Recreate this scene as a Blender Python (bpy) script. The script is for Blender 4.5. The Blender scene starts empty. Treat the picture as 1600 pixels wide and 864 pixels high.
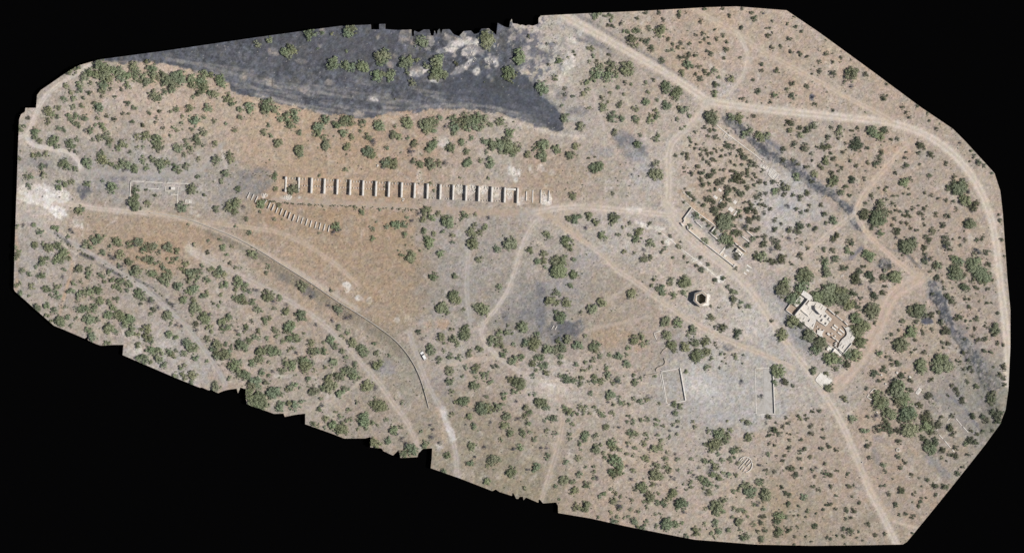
import bpy, bmesh, math, random, re
import numpy as np
from mathutils import Vector, Matrix

# ------------------------------------------------------------------ camera, sky, sun, exposure
M = 0.375                                   # metres per photo pixel
def P(px, py): return ((px - 800.0) * M, (432.0 - py) * M)

scene = bpy.context.scene
C = scene.collection
cam_d = bpy.data.cameras.new('survey_camera')
cam = bpy.data.objects.new('survey_camera', cam_d); C.objects.link(cam)
CAM_H = 3000.0
cam.location = (0, 0, CAM_H); cam.rotation_euler = (0, 0, 0)
cam_d.sensor_width = 36.0; cam_d.lens = 36.0 * CAM_H / (1600 * M)
cam_d.clip_start = 50.0; cam_d.clip_end = 12000.0
scene.camera = cam

SUN_EL = math.radians(58.0)
SUN_AZ = math.radians(-8.0)                 # measured from +x (right of the photo) towards +y
sun_dir = Vector((math.cos(SUN_EL) * math.cos(SUN_AZ), math.cos(SUN_EL) * math.sin(SUN_AZ), math.sin(SUN_EL)))
sun_d = bpy.data.lights.new('sun', 'SUN'); sun_d.energy = 4.3; sun_d.angle = math.radians(0.5)
sun_d.color = (1.0, 0.965, 0.92)
sun = bpy.data.objects.new('sun', sun_d); C.objects.link(sun)
sun.rotation_euler = sun_dir.to_track_quat('Z', 'Y').to_euler()
sun.location = (200, 0, 300)

world = bpy.data.worlds.new('World'); scene.world = world; world.use_nodes = True
wn = world.node_tree.nodes; wl = world.node_tree.links
sky = wn.new('ShaderNodeTexSky'); sky.sky_type = 'NISHITA'; sky.sun_disc = False
sky.sun_elevation = SUN_EL; sky.sun_rotation = math.pi / 2 - SUN_AZ
wl.new(sky.outputs[0], wn['Background'].inputs['Color']); wn['Background'].inputs['Strength'].default_value = 0.05
vs = scene.view_settings
vs.view_transform = 'Standard'; vs.look = 'None'; vs.exposure = 0.0; vs.gamma = 1.0; vs.use_curve_mapping = False

rng = np.random.default_rng(7)
random.seed(7)

def lin(c):
    c = np.asarray(c, float) / 255.0
    return np.where(c <= 0.04045, c / 12.92, ((c + 0.055) / 1.055) ** 2.4)
LIT = 1.22                                  # light falling on level ground: photo value / base colour

# ------------------------------------------------------------------ helpers
def tag(o, label=None, cat=None, group=None, kind=None):
    if label: o['label'] = label
    if cat: o['category'] = cat
    if group: o['group'] = group
    if kind: o['kind'] = kind
    return o
def empty(name, loc, label, cat, group=None):
    o = bpy.data.objects.new(name, None); C.objects.link(o); o.location = loc
    o.empty_display_size = 0.5
    return tag(o, label, cat, group)
def np_mesh(name, V, F, mats, col=None, smooth=False):
    """V (n,3), F (m,4) quads"""
    me = bpy.data.meshes.new(name)
    V = np.ascontiguousarray(V, dtype=np.float32); F = np.ascontiguousarray(F, dtype=np.int32)
    k = F.shape[1]
    me.vertices.add(len(V)); me.vertices.foreach_set('co', V.ravel())
    me.loops.add(F.size); me.loops.foreach_set('vertex_index', F.ravel())
    me.polygons.add(len(F))
    me.polygons.foreach_set('loop_start', np.arange(0, F.size, k, dtype=np.int32))
    if smooth: me.polygons.foreach_set('use_smooth', np.ones(len(F), dtype=bool))
    for m in mats: me.materials.append(m)
    if col is not None:
        a = me.color_attributes.new('Col', 'FLOAT_COLOR', 'POINT')
        a.data.foreach_set('color', np.c_[col, np.ones(len(V))].astype(np.float32).ravel())
    me.update(calc_edges=True)
    return me
def link(name, me, parent=None):
    o = bpy.data.objects.new(name, me); C.objects.link(o)
    if parent is not None: o.parent = parent
    return o

# ------------------------------------------------------------------ smooth noise on the photo plane
def lattice(seed): return np.random.default_rng(seed).random((257, 257))
_lat = {}
def vnoise(X, Y, scale, seed):
    if seed not in _lat: _lat[seed] = lattice(seed)
    L = _lat[seed]
    x = X / scale + 1000.37; y = Y / scale + 1000.71
    xi = np.floor(x).astype(int); yi = np.floor(y).astype(int)
    fx = x - xi; fy = y - yi
    fx = fx * fx * (3 - 2 * fx); fy = fy * fy * (3 - 2 * fy)
    xi %= 256; yi %= 256
    a = L[yi, xi]; b = L[yi, xi + 1]; c = L[yi + 1, xi]; d = L[yi + 1, xi + 1]
    return (a * (1 - fx) + b * fx) * (1 - fy) + (c * (1 - fx) + d * fx) * fy
def fbm(X, Y, scale, octv, seed, gain=0.55):
    s = 0; t = 0; a = 1.0
    for i in range(octv):
        s = s + a * vnoise(X, Y, scale / 2 ** i, seed + i); t += a; a *= gain
    return s / t
def sstep(a, b, x):
    t = np.clip((x - a) / (b - a), 0, 1); return t * t * (3 - 2 * t)

# ------------------------------------------------------------------ outline of the surveyed ground (photo pixels)
OUT = [(26,299),(28,233),(30,187),(33,179),(39,175),(40,169),(56.5,169),(58,149),(64,141),(76,133),(99,117),(123.5,102.4),(155,93.5),(204,87),(250,81),
(400,59),(484,47.5),(532,41),(579.5,39),(580,46.7),(592.5,46.7),(592.5,38.3),(602,37.8),(602,46.2),(621.5,47.5),(643,46.7),(643.7,57),(647,57),(647,48.5),(654.6,51),(662,46.7),(671,46.7),(673.7,56.4),(677.5,56.4),(679,48),(682.6,55.6),(684,48),(687,45.5),(689,54.4),(691.5,46.7),(702.5,46.2),(705.5,50),(709,54.4),(717,57.4),(724.6,49.3),(736,48.5),(741,54),(747,53),(752.6,45.5),(764,45),(775.5,55.6),(777.6,36.5),(789,42.8),(795.5,44),(797,35),(799.6,30),(801,37),(809,38),(813,40),(815.7,39),(821.6,41),(825.6,39.4),(832.5,40.8),(841.3,37.9),(841.5,28.5),(845,25),(927,21),(1003.7,17.8),(1105.5,12),(1151,10.7),(1200,14.5),(1229,16.8),(1276,48.4),(1363,111.5),(1439,168),(1489,201.7),(1507,219.5),(1554,271),(1563,299),(1566.7,332),(1574,435),(1578.6,483.7),(1578.6,542),(1575.6,608.4),(1571,640),(1562,663),(1539,694.7),(1489,758),(1442,815.7),(1417,846),(1410.4,850),(1358,851),(1269,852),(1180,850),(1085.5,842.4),(1034.6,832.7),(983.7,822.8),(922.6,809.3),(872,801),(872,790),(869,784.4),(848.7,786),(842.4,778.8),(841,785),(822,776.7),(818,781),(817,775.5),(811.8,775.7),(810,779),(806.7,778.8),(801,767.8),(800,774.4),(780,768),(774.6,764),(769.5,766.8),(718.6,747),(673,731),(674.6,715.8),(675.4,700),(661,700.6),(653.7,708),(652,713.8),(625.7,715),(622.4,701.8),(620.6,705),(614.2,711.3),(599,704.4),(596,700),(578.6,698.5),(578.6,682.2),(571,684.5),(537.9,684.8),(520,677.7),(476.8,662.4),(476.8,645.8),(461.5,647.6),(445,651),(443,645.8),(428.4,646.3),(385,631),(383.7,608),(375.6,605),(371.7,614.4),(369.7,606.8),(356.5,608.6),(348.8,610.6),(341,614),(328.5,608),(327,610),(322,608),(315.7,605),(312,605.5),(267.3,587.2),(191.5,554.6),(192.7,538.5),(175.7,538.8),(157.9,539.8),(150,537.3),(137.5,531.7),(137,525.3),(132.4,529),(98,514.3),(84,508.7),(23,455),(21.4,451.0),(23,387),(25.5,308)]
OUT = np.array(OUT, float)

def poly_inside(X, Y, pts):
    ins = np.zeros(X.shape, bool); n = len(pts)
    for i in range(n):
        x1, y1 = pts[i]; x2, y2 = pts[(i + 1) % n]
        if y1 == y2: continue
        c = ((y1 > Y) != (y2 > Y)) & (X < (x2 - x1) * (Y - y1) / (y2 - y1) + x1)
        ins ^= c
    return ins
def seg_dist(X, Y, pts, closed=False):
    d = np.full(X.shape, 1e9); n = len(pts)
    for i in range(n if closed else n - 1):
        x1, y1 = pts[i]; x2, y2 = pts[(i + 1) % n]
        dx, dy = x2 - x1, y2 - y1; L = dx * dx + dy * dy + 1e-9
        t = np.clip(((X - x1) * dx + (Y - y1) * dy) / L, 0, 1)
        d = np.minimum(d, (X - x1 - t * dx) ** 2 + (Y - y1 - t * dy) ** 2)
    return np.sqrt(d)
def chaikin(pts, n=2):
    pts = [tuple(p) for p in pts]
    for _ in range(n):
        q = [pts[0]]
        for a, b in zip(pts[:-1], pts[1:]):
            q += [(0.75 * a[0] + 0.25 * b[0], 0.75 * a[1] + 0.25 * b[1]), (0.25 * a[0] + 0.75 * b[0], 0.25 * a[1] + 0.75 * b[1])]
        pts = q + [pts[-1]]
    return pts

# ------------------------------------------------------------------ ground sheet: soil colours and relief on a fine grid
S = 1.25
gx = np.arange(15, 1590, S); gy = np.arange(5, 858, S)
GX, GY = np.meshgrid(gx, gy)
NW = (fbm(GX, GY, 22, 3, 11) - 0.5) * 2          # edge wobble
NW2 = (fbm(GX, GY, 6.5, 3, 17) - 0.5) * 2
NB = fbm(GX, GY, 11, 5, 21, .7)                      # break-up noise
NF = fbm(GX, GY, 5, 2, 31)                       # fine break-up

CTRL = """80,130,178,163,148 60,200,180,166,150 150,190,185,166,148 250,180,190,168,148 330,190,186,164,142 420,215,184,158,132 200,230,172,160,148 100,250,165,156,146 60,270,168,158,147 180,270,160,155,150 250,270,168,160,152 330,270,168,156,142 400,240,178,155,132 470,250,174,148,122 560,240,174,148,122 640,240,176,150,126 720,230,180,160,142 790,230,178,165,150 850,260,173,150,128 900,290,170,150,130 950,250,172,158,142 1000,270,178,165,152 1030,300,182,168,154
60,320,195,180,165 150,350,173,152,131 250,360,168,143,117 300,380,165,139,113 200,300,165,158,150 280,300,172,165,156 340,300,168,155,142 430,350,165,138,112 520,370,165,138,110 600,360,165,139,112 580,430,162,137,110 450,400,174,149,124 520,450,172,149,126 600,480,166,143,118 640,420,158,138,114 700,360,168,155,142 760,400,163,150,136 700,450,160,150,138 760,460,158,148,135 830,400,172,160,146 880,420,165,156,148 950,460,161,146,130 900,480,160,150,138 820,480,147,141,134 950,500,159,142,122 1000,520,166,150,135
50,400,168,158,148 100,450,171,158,145 150,480,172,156,140 200,500,172,158,144 250,540,178,168,158 300,480,166,152,138 350,450,180,163,146 330,420,178,162,145 400,480,171,156,140 420,540,173,156,139 480,600,172,158,142 540,560,166,152,137 600,560,158,146,129 640,600,160,148,131 600,650,163,148,131 700,560,172,160,148 760,580,173,156,139 730,640,156,142,123 700,700,158,145,124 760,720,153,140,119 820,740,151,138,115 840,680,161,146,127 900,700,169,154,137 860,620,184,171,158 950,600,172,158,143 1000,650,173,158,143 1000,720,177,158,139 950,780,169,150,131 1050,780,173,156,139 1100,740,176,162,148 1140,780,173,156,137 1100,680,172,160,148 1050,640,168,162,154 1110,600,180,174,166 1160,590,178,170,160 1200,600,176,170,163 1250,600,178,168,156 1250,680,173,156,139 1280,740,169,150,131 1240,800,160,144,123 1350,820,162,146,127 1320,760,168,150,133 1400,760,165,146,127 1400,690,172,152,133 1450,700,159,146,130 1470,640,150,142,130 1540,600,148,141,128 1420,600,169,152,135 1400,560,173,156,139 1450,540,170,152,133 1540,520,169,152,137 1540,450,166,150,134 1440,460,173,156,139 1340,520,176,158,141 1300,560,172,158,144 1220,480,170,162,154 1160,480,182,170,158 1120,480,180,168,155 1080,430,183,168,152 1060,400,181,166,151 950,370,175,165,155 900,350,177,164,149 1000,360,182,170,158 1130,300,179,160,140 1100,240,183,166,149 1160,350,177,158,141 1200,330,180,170,160 1240,330,178,170,162 1250,400,176,160,144 1200,410,178,165,152 1320,280,173,154,136 1400,280,173,154,136 1400,340,169,152,135 1450,360,170,152,135 1500,300,171,154,137 1540,380,173,154,136 1280,220,169,156,141 1350,210,173,154,136 1250,150,179,158,138 1350,130,177,156,136 1280,80,179,158,138 1200,50,181,160,140 1100,60,179,156,134 1050,40,179,156,136 1150,110,181,162,145 1000,60,173,155,136 950,40,172,160,148 900,60,184,172,161 880,100,182,172,160 930,110,174,160,144 1000,150,172,156,139 930,150,172,158,142 950,190,180,165,150 1040,200,178,164,150 900,190,170,162,154"""
pts = np.array([[float(v) for v in t.split(',')] for t in CTRL.split()])
cx = np.arange(15, 1600, 10.0); cy = np.arange(5, 870, 10.0)
CX, CY = np.meshgrid(cx, cy)
w = np.exp(-((CX[..., None] - pts[:, 0]) ** 2 + (CY[..., None] - pts[:, 1]) ** 2) / (2 * 26.0 ** 2)) + \
    1e-3 / (1 + ((CX[..., None] - pts[:, 0]) ** 2 + (CY[..., None] - pts[:, 1]) ** 2) / 900.0) ** 2
CC = (w @ pts[:, 2:]) / w.sum(-1, keepdims=True)
def bil(A, X, Y, x0, y0, s):
    fx = np.clip((X - x0) / s, 0, A.shape[1] - 1.001); fy = np.clip((Y - y0) / s, 0, A.shape[0] - 1.001)
    xi = fx.astype(int); yi = fy.astype(int); fx = fx - xi; fy = fy - yi
    if A.ndim == 3: fx = fx[..., None]; fy = fy[..., None]
    return (A[yi, xi] * (1 - fx) + A[yi, xi + 1] * fx) * (1 - fy) + (A[yi + 1, xi] * (1 - fx) + A[yi + 1, xi + 1] * fx) * fy
COL = bil(CC, GX + NW * 10, GY + (fbm(GX, GY, 30, 2, 77) - .5) * 24, 15, 5, 10.0)
# mottling: orange soil, grey silt, pale crust
def over(col, a):
    global COL
    COL = COL * (1 - a[..., None]) + np.array(col, float) * a[..., None]
right = sstep(700, 1000, GX)
over((182, 146, 112), sstep(0.54, 0.74, fbm(GX, GY, 24, 5, 41, .68)) * (0.20 - 0.04 * right))
over((163, 156, 149), sstep(0.54, 0.72, fbm(GX, GY, 28, 6, 51, .7)) * 0.28)
over((206, 194, 178), sstep(0.58, 0.74, fbm(GX, GY, 14, 5, 61, .7)) * 0.36)
over((136, 126, 110), sstep(0.58, 0.76, fbm(GX, GY, 8, 5, 71, .7)) * 0.36)

ROAD = np.zeros(GX.shape); SLAG = np.zeros(GX.shape)
def win(pts, pad):
    p = np.array(pts)
    i0 = max(0, int((p[:, 1].min() - pad - gy[0]) / S)); i1 = min(len(gy), int((p[:, 1].max() + pad - gy[0]) / S) + 2)
    j0 = max(0, int((p[:, 0].min() - pad - gx[0]) / S)); j1 = min(len(gx), int((p[:, 0].max() + pad - gx[0]) / S) + 2)
    return slice(i0, max(i1, i0)), slice(j0, max(j1, j0))
def stroke(pts, w, col, a=1.0, soft=3.0, rag=1.5, brk=0.0, curve=True, mask=None):
    if curve and len(pts) > 2: pts = chaikin(pts)
    sl = win(pts, w + soft + 8)
    X = GX[sl]; Y = GY[sl]
    if X.size == 0: return
    d = seg_dist(X, Y, pts) + NW[sl] * rag + NW2[sl] * rag * .6
    al = np.clip((w / 2 - d) / soft + 0.5, 0, 1)
    if mask is not None: mask[sl] = np.maximum(mask[sl], al)
    al = al * a
    if brk > 0: al = np.clip(al * (1 - brk * 1.2 * sstep(0.45, 0.58, NB[sl])), 0, 1)
    COL[sl] = COL[sl] * (1 - al[..., None]) + np.array(col, float) * al[..., None]
def area(pts, col, a=1.0, soft=4.0, rag=4.0, brk=0.0, mask=None, curve=0):
    if curve: pts = chaikin(list(pts) + [pts[0]], curve)[:-1]
    sl = win(pts, soft + rag + 8)
    X = GX[sl]; Y = GY[sl]
    if X.size == 0: return
    d = seg_dist(X, Y, pts, True); d = np.where(poly_inside(X, Y, pts), d, -d) + NW[sl] * rag + NW2[sl] * rag * .9
    al = np.clip(d / soft + 0.5, 0, 1)
    if mask is not None: mask[sl] = np.maximum(mask[sl], al)
    al = al * a
    if brk > 0: al = al * (1 - brk * 1.25 * sstep(0.44, 0.58, NB[sl]))
    al = np.clip(al, 0, 1)
    COL[sl] = COL[sl] * (1 - al[..., None]) + np.array(col, float) * al[..., None]
def blob(x, y, rx, ry, col, a=1.0, soft=4, rag=3, brk=0.4, rot=0, mask=None):
    rag = max(rag, .55 * min(rx, ry)); brk = max(brk, .45 if max(rx, ry) < 30 and a > .6 else brk)
    t = np.linspace(0, 2 * np.pi, 15)[:-1]; c, s = math.cos(math.radians(rot)), math.sin(math.radians(rot))
    area([(x + rx * math.cos(k) * c - ry * math.sin(k) * s, y + rx * math.cos(k) * s + ry * math.sin(k) * c) for k in t], col, a, soft, rag, brk, mask)

SLATE = (82, 87, 101); PALE = (200, 184, 167); GREY = (150, 146, 146); WHITE = (222, 214, 204); TRACK = (196, 178, 158)
# grey grounds
area([(372,268),(400,262),(430,268),(432,285),(415,300),(395,310),(370,300)], (130,127,126), .8, 8, 5, .4)
area([(335,282),(372,270),(372,305),(350,325),(335,310)], (150,146,142), .6, 10, 4, .4)
area([(120,268),(330,272),(360,285),(330,280),(200,284),(130,278)], (156,151,148), .7, 6, 3, .3)
blob(132,298,12,13, (98,99,106), .85, 4, 5, .45); blob(185,278,14,7,(120,120,128),.7,6,3,.4); blob(60,254,20,6,(135,132,135),.6,6,3,.4)
area([(1150,468),(1190,440),(1222,445),(1260,505),(1290,560),(1270,590),(1240,575),(1200,560),(1170,520)], (164,159,155), .5, 14, 7, .3)
area([(1215,440),(1232,470),(1255,520),(1280,548),(1270,560),(1240,535),(1222,490),(1206,455)], (140,138,140), .75, 8, 4, .3)
blob(1180,505,36,40,(190,180,169),.8,22,8,.05); blob(1235,562,34,18,(182,173,163),.6,14,6,.1); blob(1150,465,22,16,(190,178,165),.6,12,6,.1)
area([(1080,327),(1150,380),(1165,402),(1150,415),(1105,382),(1068,345)], (166,162,160), .8, 3, 2.5, .4); blob(1092,365,9,5,(196,190,184),.8,3,3,.4,rot=40); blob(1120,388,8,5,(196,190,184),.8,3,3,.4,rot=40); blob(1185,555,30,14,(176,170,164),.6,10,5,.2)
area([(1070,590),(1120,575),(1180,578),(1180,650),(1120,665),(1075,655)], (170,166,162), .45, 14, 6, .3)
blob(1100,603,20,22,(205,198,190),.75,16,5,.1)
blob(1060,540,36,24,(158,152,150),.5,14,6,.3); blob(1215,640,22,14,(168,165,164),.6,8,4,.3)
blob(1137,543,9,7,(105,106,112),.8,4,2,.3)
blob(1140,660,40,26,(170,166,163),.5,14,6,.4)
area([(856,508),(905,500),(915,512),(900,528),(880,537),(862,536),(855,524)], (104,104,109), .9, 4, 6, .45)
area([(838,440),(855,445),(852,500),(846,525),(838,522)], (112,112,118), .75, 7, 4, .4)
area([(805,460),(840,455),(842,520),(815,505)], (138,134,132), .55, 10, 6, .4); blob(820,493,14,10,(110,110,118),.6,6,4,.5)
blob(880,452,26,30,(150,147,150),.5,12,8,.6); blob(915,412,22,14,(150,147,150),.5,8,6,.5); blob(790,495,8,8,(120,118,124),.6,5,3,.5)
blob(690,600,16,14,(135,132,135),.55,10,5,.5); blob(600,575,18,12,(150,147,150),.6,8,5,.4); blob(668,500,20,12,(165,162,160),.6,8,4,.4)
area([(640,340),(700,345),(790,345),(800,400),(740,460),(690,450),(660,400)], (165,160,156), .4, 20, 10, .5)
blob(545,360,8,18,(165,160,155),.5,5,3,.5); blob(510,375,20,6,(185,175,162),.5,5,3,.5,rot=35)
# slope below the curved wall: darker grass
stroke([(330,362),(400,395),(450,428),(500,465),(550,495),(595,520),(630,555)], 16, (128,120,104), .75, 10, 4, .3)
blob(480,455,14,8,(105,104,108),.6,5,3,.5,rot=35); blob(440,433,20,7,(118,114,110),.6,6,3,.4,rot=35)
blob(640,590,16,40,(150,142,126),.6,14,6,.3)
# north-east gravel yard and coal stains
blob(885,75,34,30,(190,180,168),.6,16,8,.3); blob(893,40,26,8,(200,190,178),.7,8,3,.3,rot=20)
stroke([(885,42),(925,60),(960,85)],9,(120,118,122),.75,7,3,.4); stroke([(905,62),(935,72)],5,(105,105,112),.7,4,2,.3)
stroke([(897,22),(940,45),(985,72),(1030,98),(1075,130),(1100,150)],5,(118,115,114),.75,4,2,.35)
stroke([(930,70),(985,98),(1040,128),(1085,160)],4,(140,134,130),.6,4,2,.4)
area([(960,215),(985,210),(1010,225),(1012,245),(995,252),(975,240)], (118,117,122), .85, 8, 5, .3)
stroke([(985,235),(1010,262),(1030,290)],14,(166,163,162),.7,8,3,.3)
blob(940,238,20,9,(145,142,142),.7,7,4,.4); blob(1008,272,20,22,(170,166,163),.6,12,5,.3)
blob(902,174,15,7,(112,111,116),.75,6,4,.3); blob(878,150,10,8,(110,110,118),.6,4,3,.4); blob(970,210,12,6,(130,128,130),.6,5,3,.4)
blob(1030,330,8,16,(135,132,132),.5,6,3,.4,rot=-30); blob(1046,318,2.4,2,(110,110,120),.7,2,1,0)
blob(1128,138,16,14,(185,178,172),.8,7,4,.2); stroke([(1137,152),(1152,142)],5,(140,136,138),.7,4,2,.2)
area([(1180,290),(1240,270),(1262,300),(1240,350),(1210,380),(1190,360)], (182,176,170), .6, 14, 7, .3)
blob(1222,326,9,6,(150,150,156),.7,4,2,.3); blob(1237,320,7,10,(176,174,176),.6,5,3,.2)
stroke([(1160,345),(1185,310),(1205,290),(1240,275)], 8, (184,178,172), .6, 6, 3, .3)
# orange soils
area([(220,335),(290,345),(340,372),(320,392),(250,384),(165,370),(140,350)], (170,144,116), .5, 14, 8, .3)
area([(420,330),(640,338),(650,400),(640,480),(610,470),(560,440),(500,400),(430,372)], (166,141,114), .45, 16, 10, .3)
area([(400,262),(470,240),(640,262),(630,275),(450,270)], (172,148,122), .45, 10, 5, .3)
blob(680,505,20,9,(182,150,120),.7,6,4,.3); blob(1000,540,12,9,(184,152,124),.6,6,3,.3); blob(955,525,34,14,(170,143,115),.6,8,6,.4)
blob(1165,333,14,10,(182,150,122),.6,8,4,.3,rot=40); stroke([(1063,300),(1100,340),(1130,360),(1165,395)],7,(182,152,124),.7,4,2,.2)
stroke([(107,395),(115,420),(100,460),(92,500)],5,(186,152,122),.7,4,2,.3); stroke([(25,360),(28,420),(24,455)],6,(186,152,122),.6,4,2,.3)
blob(1395,235,26,10,(184,150,122),.5,8,4,.4); blob(1240,795,60,40,(160,140,112),.3,20,12,.5); blob(1050,235,12,30,(184,172,158),.6,8,4,.3)
# slag heap along the top
slag_edge = [(150,97),(216,98),(255,100),(300,110),(336,121),(356,131),(369,146),(400,150),(438,162),(476,167),(507,178),(563,184),(629,175),(705,170),(756,173),(800,182),(845,200),(868,205),(882,202),(876,178),(846,150),(826,124),(808,112),(818,100),(834,84),(822,64),(800,40),(790,20),(560,20),(400,40),(240,70),(150,85)]
area(slag_edge, (92,96,109), .97, 3, 4.5, 0, mask=SLAG)
sl = SLAG > 0.3
COL[sl] = COL[sl] * (0.55 + 0.86 * fbm(GX, GY, 7, 5, 91, .75)[sl])[..., None]
U_ = GX * .99 + GY * .14; V_ = GY * .99 - GX * .14
st = sstep(.50, .70, fbm(U_ / 9, V_, 6, 4, 411, .7)) * sstep(100, 135, GY + .04 * (400 - GX)) * (SLAG > .3)
over((150,144,138), st * .55)
over((112,108,96), sstep(.52, .72, fbm(GX, GY, 12, 5, 421, .7)) * (SLAG > .3) * .5)
over((58,62,70), sstep(.54, .72, fbm(GX, GY, 8, 5, 431, .75)) * (SLAG > .3) * .55)
over((186,174,160), sstep(.47, .56, fbm(GX, GY, 15, 5, 441, .72)) * sstep(785, 830, GX) * sstep(118, 92, GY) * .9 * (GX < 900))
over((108,108,116), sstep(.55, .62, fbm(GX, GY, 15, 5, 451, .72)) * sstep(805, 820, GX) * sstep(900, 850, GX) * sstep(150, 120, GY) * (SLAG < .5) * .85)
over((176,164,150), sstep(.60, .66, fbm(GX, GY, 13, 5, 461, .72)) * sstep(620, 680, GX) * sstep(120, 100, GY) * (SLAG > .3) * .8)
area([(700,110),(770,112),(830,125),(872,170),(878,200),(850,195),(760,165),(690,150)], (80,86,101), .75, 10, 5, .25)
area([(400,60),(480,50),(620,55),(620,110),(500,90),(410,110)], (88,88,96), .5, 12, 8, .4)
for pp, w_, a_ in [([(260,92),(330,105),(400,128),(480,142),(560,155),(650,165),(740,168)],3,.5),([(390,118),(450,135),(520,140),(600,152)],3,.45),([(400,125),(440,140)],5,.5),
                   ([(600,168),(640,170),(700,163),(760,165),(830,182)],2.5,.6),([(500,160),(560,172),(620,178)],4,.55),([(330,112),(380,128),(420,150)],3,.45),([(460,136),(520,150),(580,152),(650,160)],2.5,.35),
                   ([(280,96),(350,104),(395,112)],2.5,.4),([(620,155),(645,160),(648,168)],2.2,.7),([(760,166),(800,178),(850,198)],5,.35),([(420,152),(500,168),(560,180)],3,.4)]:
    stroke(pp, w_ + 1.5, (168,158,148), a_, 3, 2, .5)
for x, y, rx, ry, a_, r in [(726,66,26,9,.95,-10),(733,82,14,12,.95,0),(700,78,18,4,.9,-8),(748,72,10,18,.9,20),(718,110,16,5,.95,-25),(735,97,14,5,.95,-50),(655,112,16,6,.9,-20),(650,107,10,4,.8,0),
                            (680,126,12,4,.9,0),(768,94,10,5,.85,-20),(776,100,4,6,.85,0),(746,112,6,9,.85,20),(763,120,4,3,.9,-40),(768,126,3,5,.8,0),(632,57,10,10,.75,20),(504,50,5,7,.6,0),(428,82,8,7,.7,30),
                            (583,155,7,5,.85,20),(605,151,5,4,.8,0),(515,130,8,4,.6,0),(480,144,14,4,.7,15),(420,128,8,5,.7,0),(560,178,8,4,.8,0),(610,102,6,4,.7,0),(620,88,4,3,.7,0),(663,68,4,4,.6,0),(470,96,10,2.5,.6,8),(500,72,5,3,.7,0),(388,118,10,4,.7,15),(380,122,6,6,.7,30),(705,60,14,5,.6,0),(590,58,3,5,.8,0),(645,66,2.5,4,.7,0)]:
    blob(x, y, rx, ry, (222,210,196) if a_ > .8 else (178,160,142), a_, 3, 3, .35, rot=r)
for x, y, rx, ry in [(815,70,10,14),(835,82,14,8),(826,98,18,6),(850,90,10,10),(812,50,14,8),(838,56,12,6)]:
    blob(x, y, rx, ry, (104,104,114), .75, 4, 5, .6)
blob(690,140,20,6,(64,68,72),.5,5,5,.6); blob(780,128,30,14,(70,74,70),.5,6,6,.6)
stroke([(150,97),(216,97),(300,109),(356,130)],3,(190,166,142),.7,3,1.5,.2)
stroke([(400,148),(440,160),(480,168),(510,180)],5,(205,186,166),.8,4,3,.3); stroke([(790,186),(830,200),(880,212),(910,215)],7,(205,188,170),.8,4,3,.3)
# coal strip of the old tramway on the right
strip = [(1139,188),(1158,203),(1175,220),(1192,233),(1210,246),(1227,254),(1245,265),(1276,292),(1307,309),(1327,327),(1333,342),(1343,355)]
stroke(strip, 13, (98,99,106), .95, 2.5, 6, .5, mask=SLAG); stroke(strip, 22, (140,138,140), .45, 5, 8, .8)
stroke(strip, 6, (84,87,96), .7, 2.5, 4, .5)
stroke([(1195,216),(1222,238)],5,(112,114,124),.7,4,2,.4)
stroke([(1343,355),(1353,368),(1378,386),(1419,398),(1437,418)], 3.5, (120,116,118), .8, 3, 1.5, .4)
stroke([(1158,190),(1200,212),(1230,240),(1262,268)],3,(140,136,134),.6,4,2,.4)
area([(1346,384),(1350,390),(1328,408),(1318,408)], (112,112,124), .9, 4, 2, .25); blob(1313,352,10,7,(125,122,128),.6,5,3,.5,rot=45)
blob(1383,413,11,9,(66,70,74),.95,2.5,1.5,.1,mask=SLAG,rot=35); blob(1387,418,6,4,(60,64,48),.9,2,1,.2)
area([(1415,396),(1422,400),(1438,420),(1434,418)], (112,108,104), .8, 3, 1, .1); stroke([(1435,440),(1447,430)],4,(125,122,124),.7,3,1.5,.4)
strip2 = [(1457,444),(1470,476),(1483,502),(1500,530),(1521,555),(1537,584),(1552,610)]
stroke(strip2, 15, (106,106,111), .95, 3, 7, .5, mask=SLAG); stroke(strip2, 28, (134,131,130), .5, 7, 9, .8)
stroke(strip2[:4], 9, (88,91,101), .85, 2.5, 5, .5)
stroke([(1500,520),(1530,560),(1545,600),(1540,640)], 26, (122,118,116), .6, 12, 7, .45)
stroke([(1545,590),(1556,620),(1550,650),(1535,680)], 22, (104,104,92), .6, 10, 6, .4)
area([(1439,497),(1455,495),(1459,504),(1446,507),(1439,504)], (76,80,98), .95, 3, 1.5, .1)
stroke([(1485,590),(1500,640),(1530,690)],18,(136,132,132),.55,10,5,.4); stroke([(1455,615),(1462,625)],4,(118,116,120),.7,3,1,.3)
blob(1476,620,12,20,(140,136,136),.5,8,4,.4); stroke([(1485,620),(1510,640),(1530,670)],4,(116,116,126),.6,3,2,.4)
blob(1465,728,26,8,(128,126,130),.6,6,4,.4,rot=40); blob(1368,712,5,16,(138,130,126),.6,5,3,.4,rot=-20); blob(1373,685,10,5,(135,130,128),.6,5,3,.4)
stroke([(1370,520),(1356,545),(1342,570)],10,(138,132,118),.7,7,3,.3)
blob(1268,152,3.5,6,(108,110,124),.85,2,1.5,.3); blob(1330,134,4,3,(112,112,122),.8,2,1,.3); blob(1402,820,6,4,(128,124,120),.7,4,2,.2)
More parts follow.
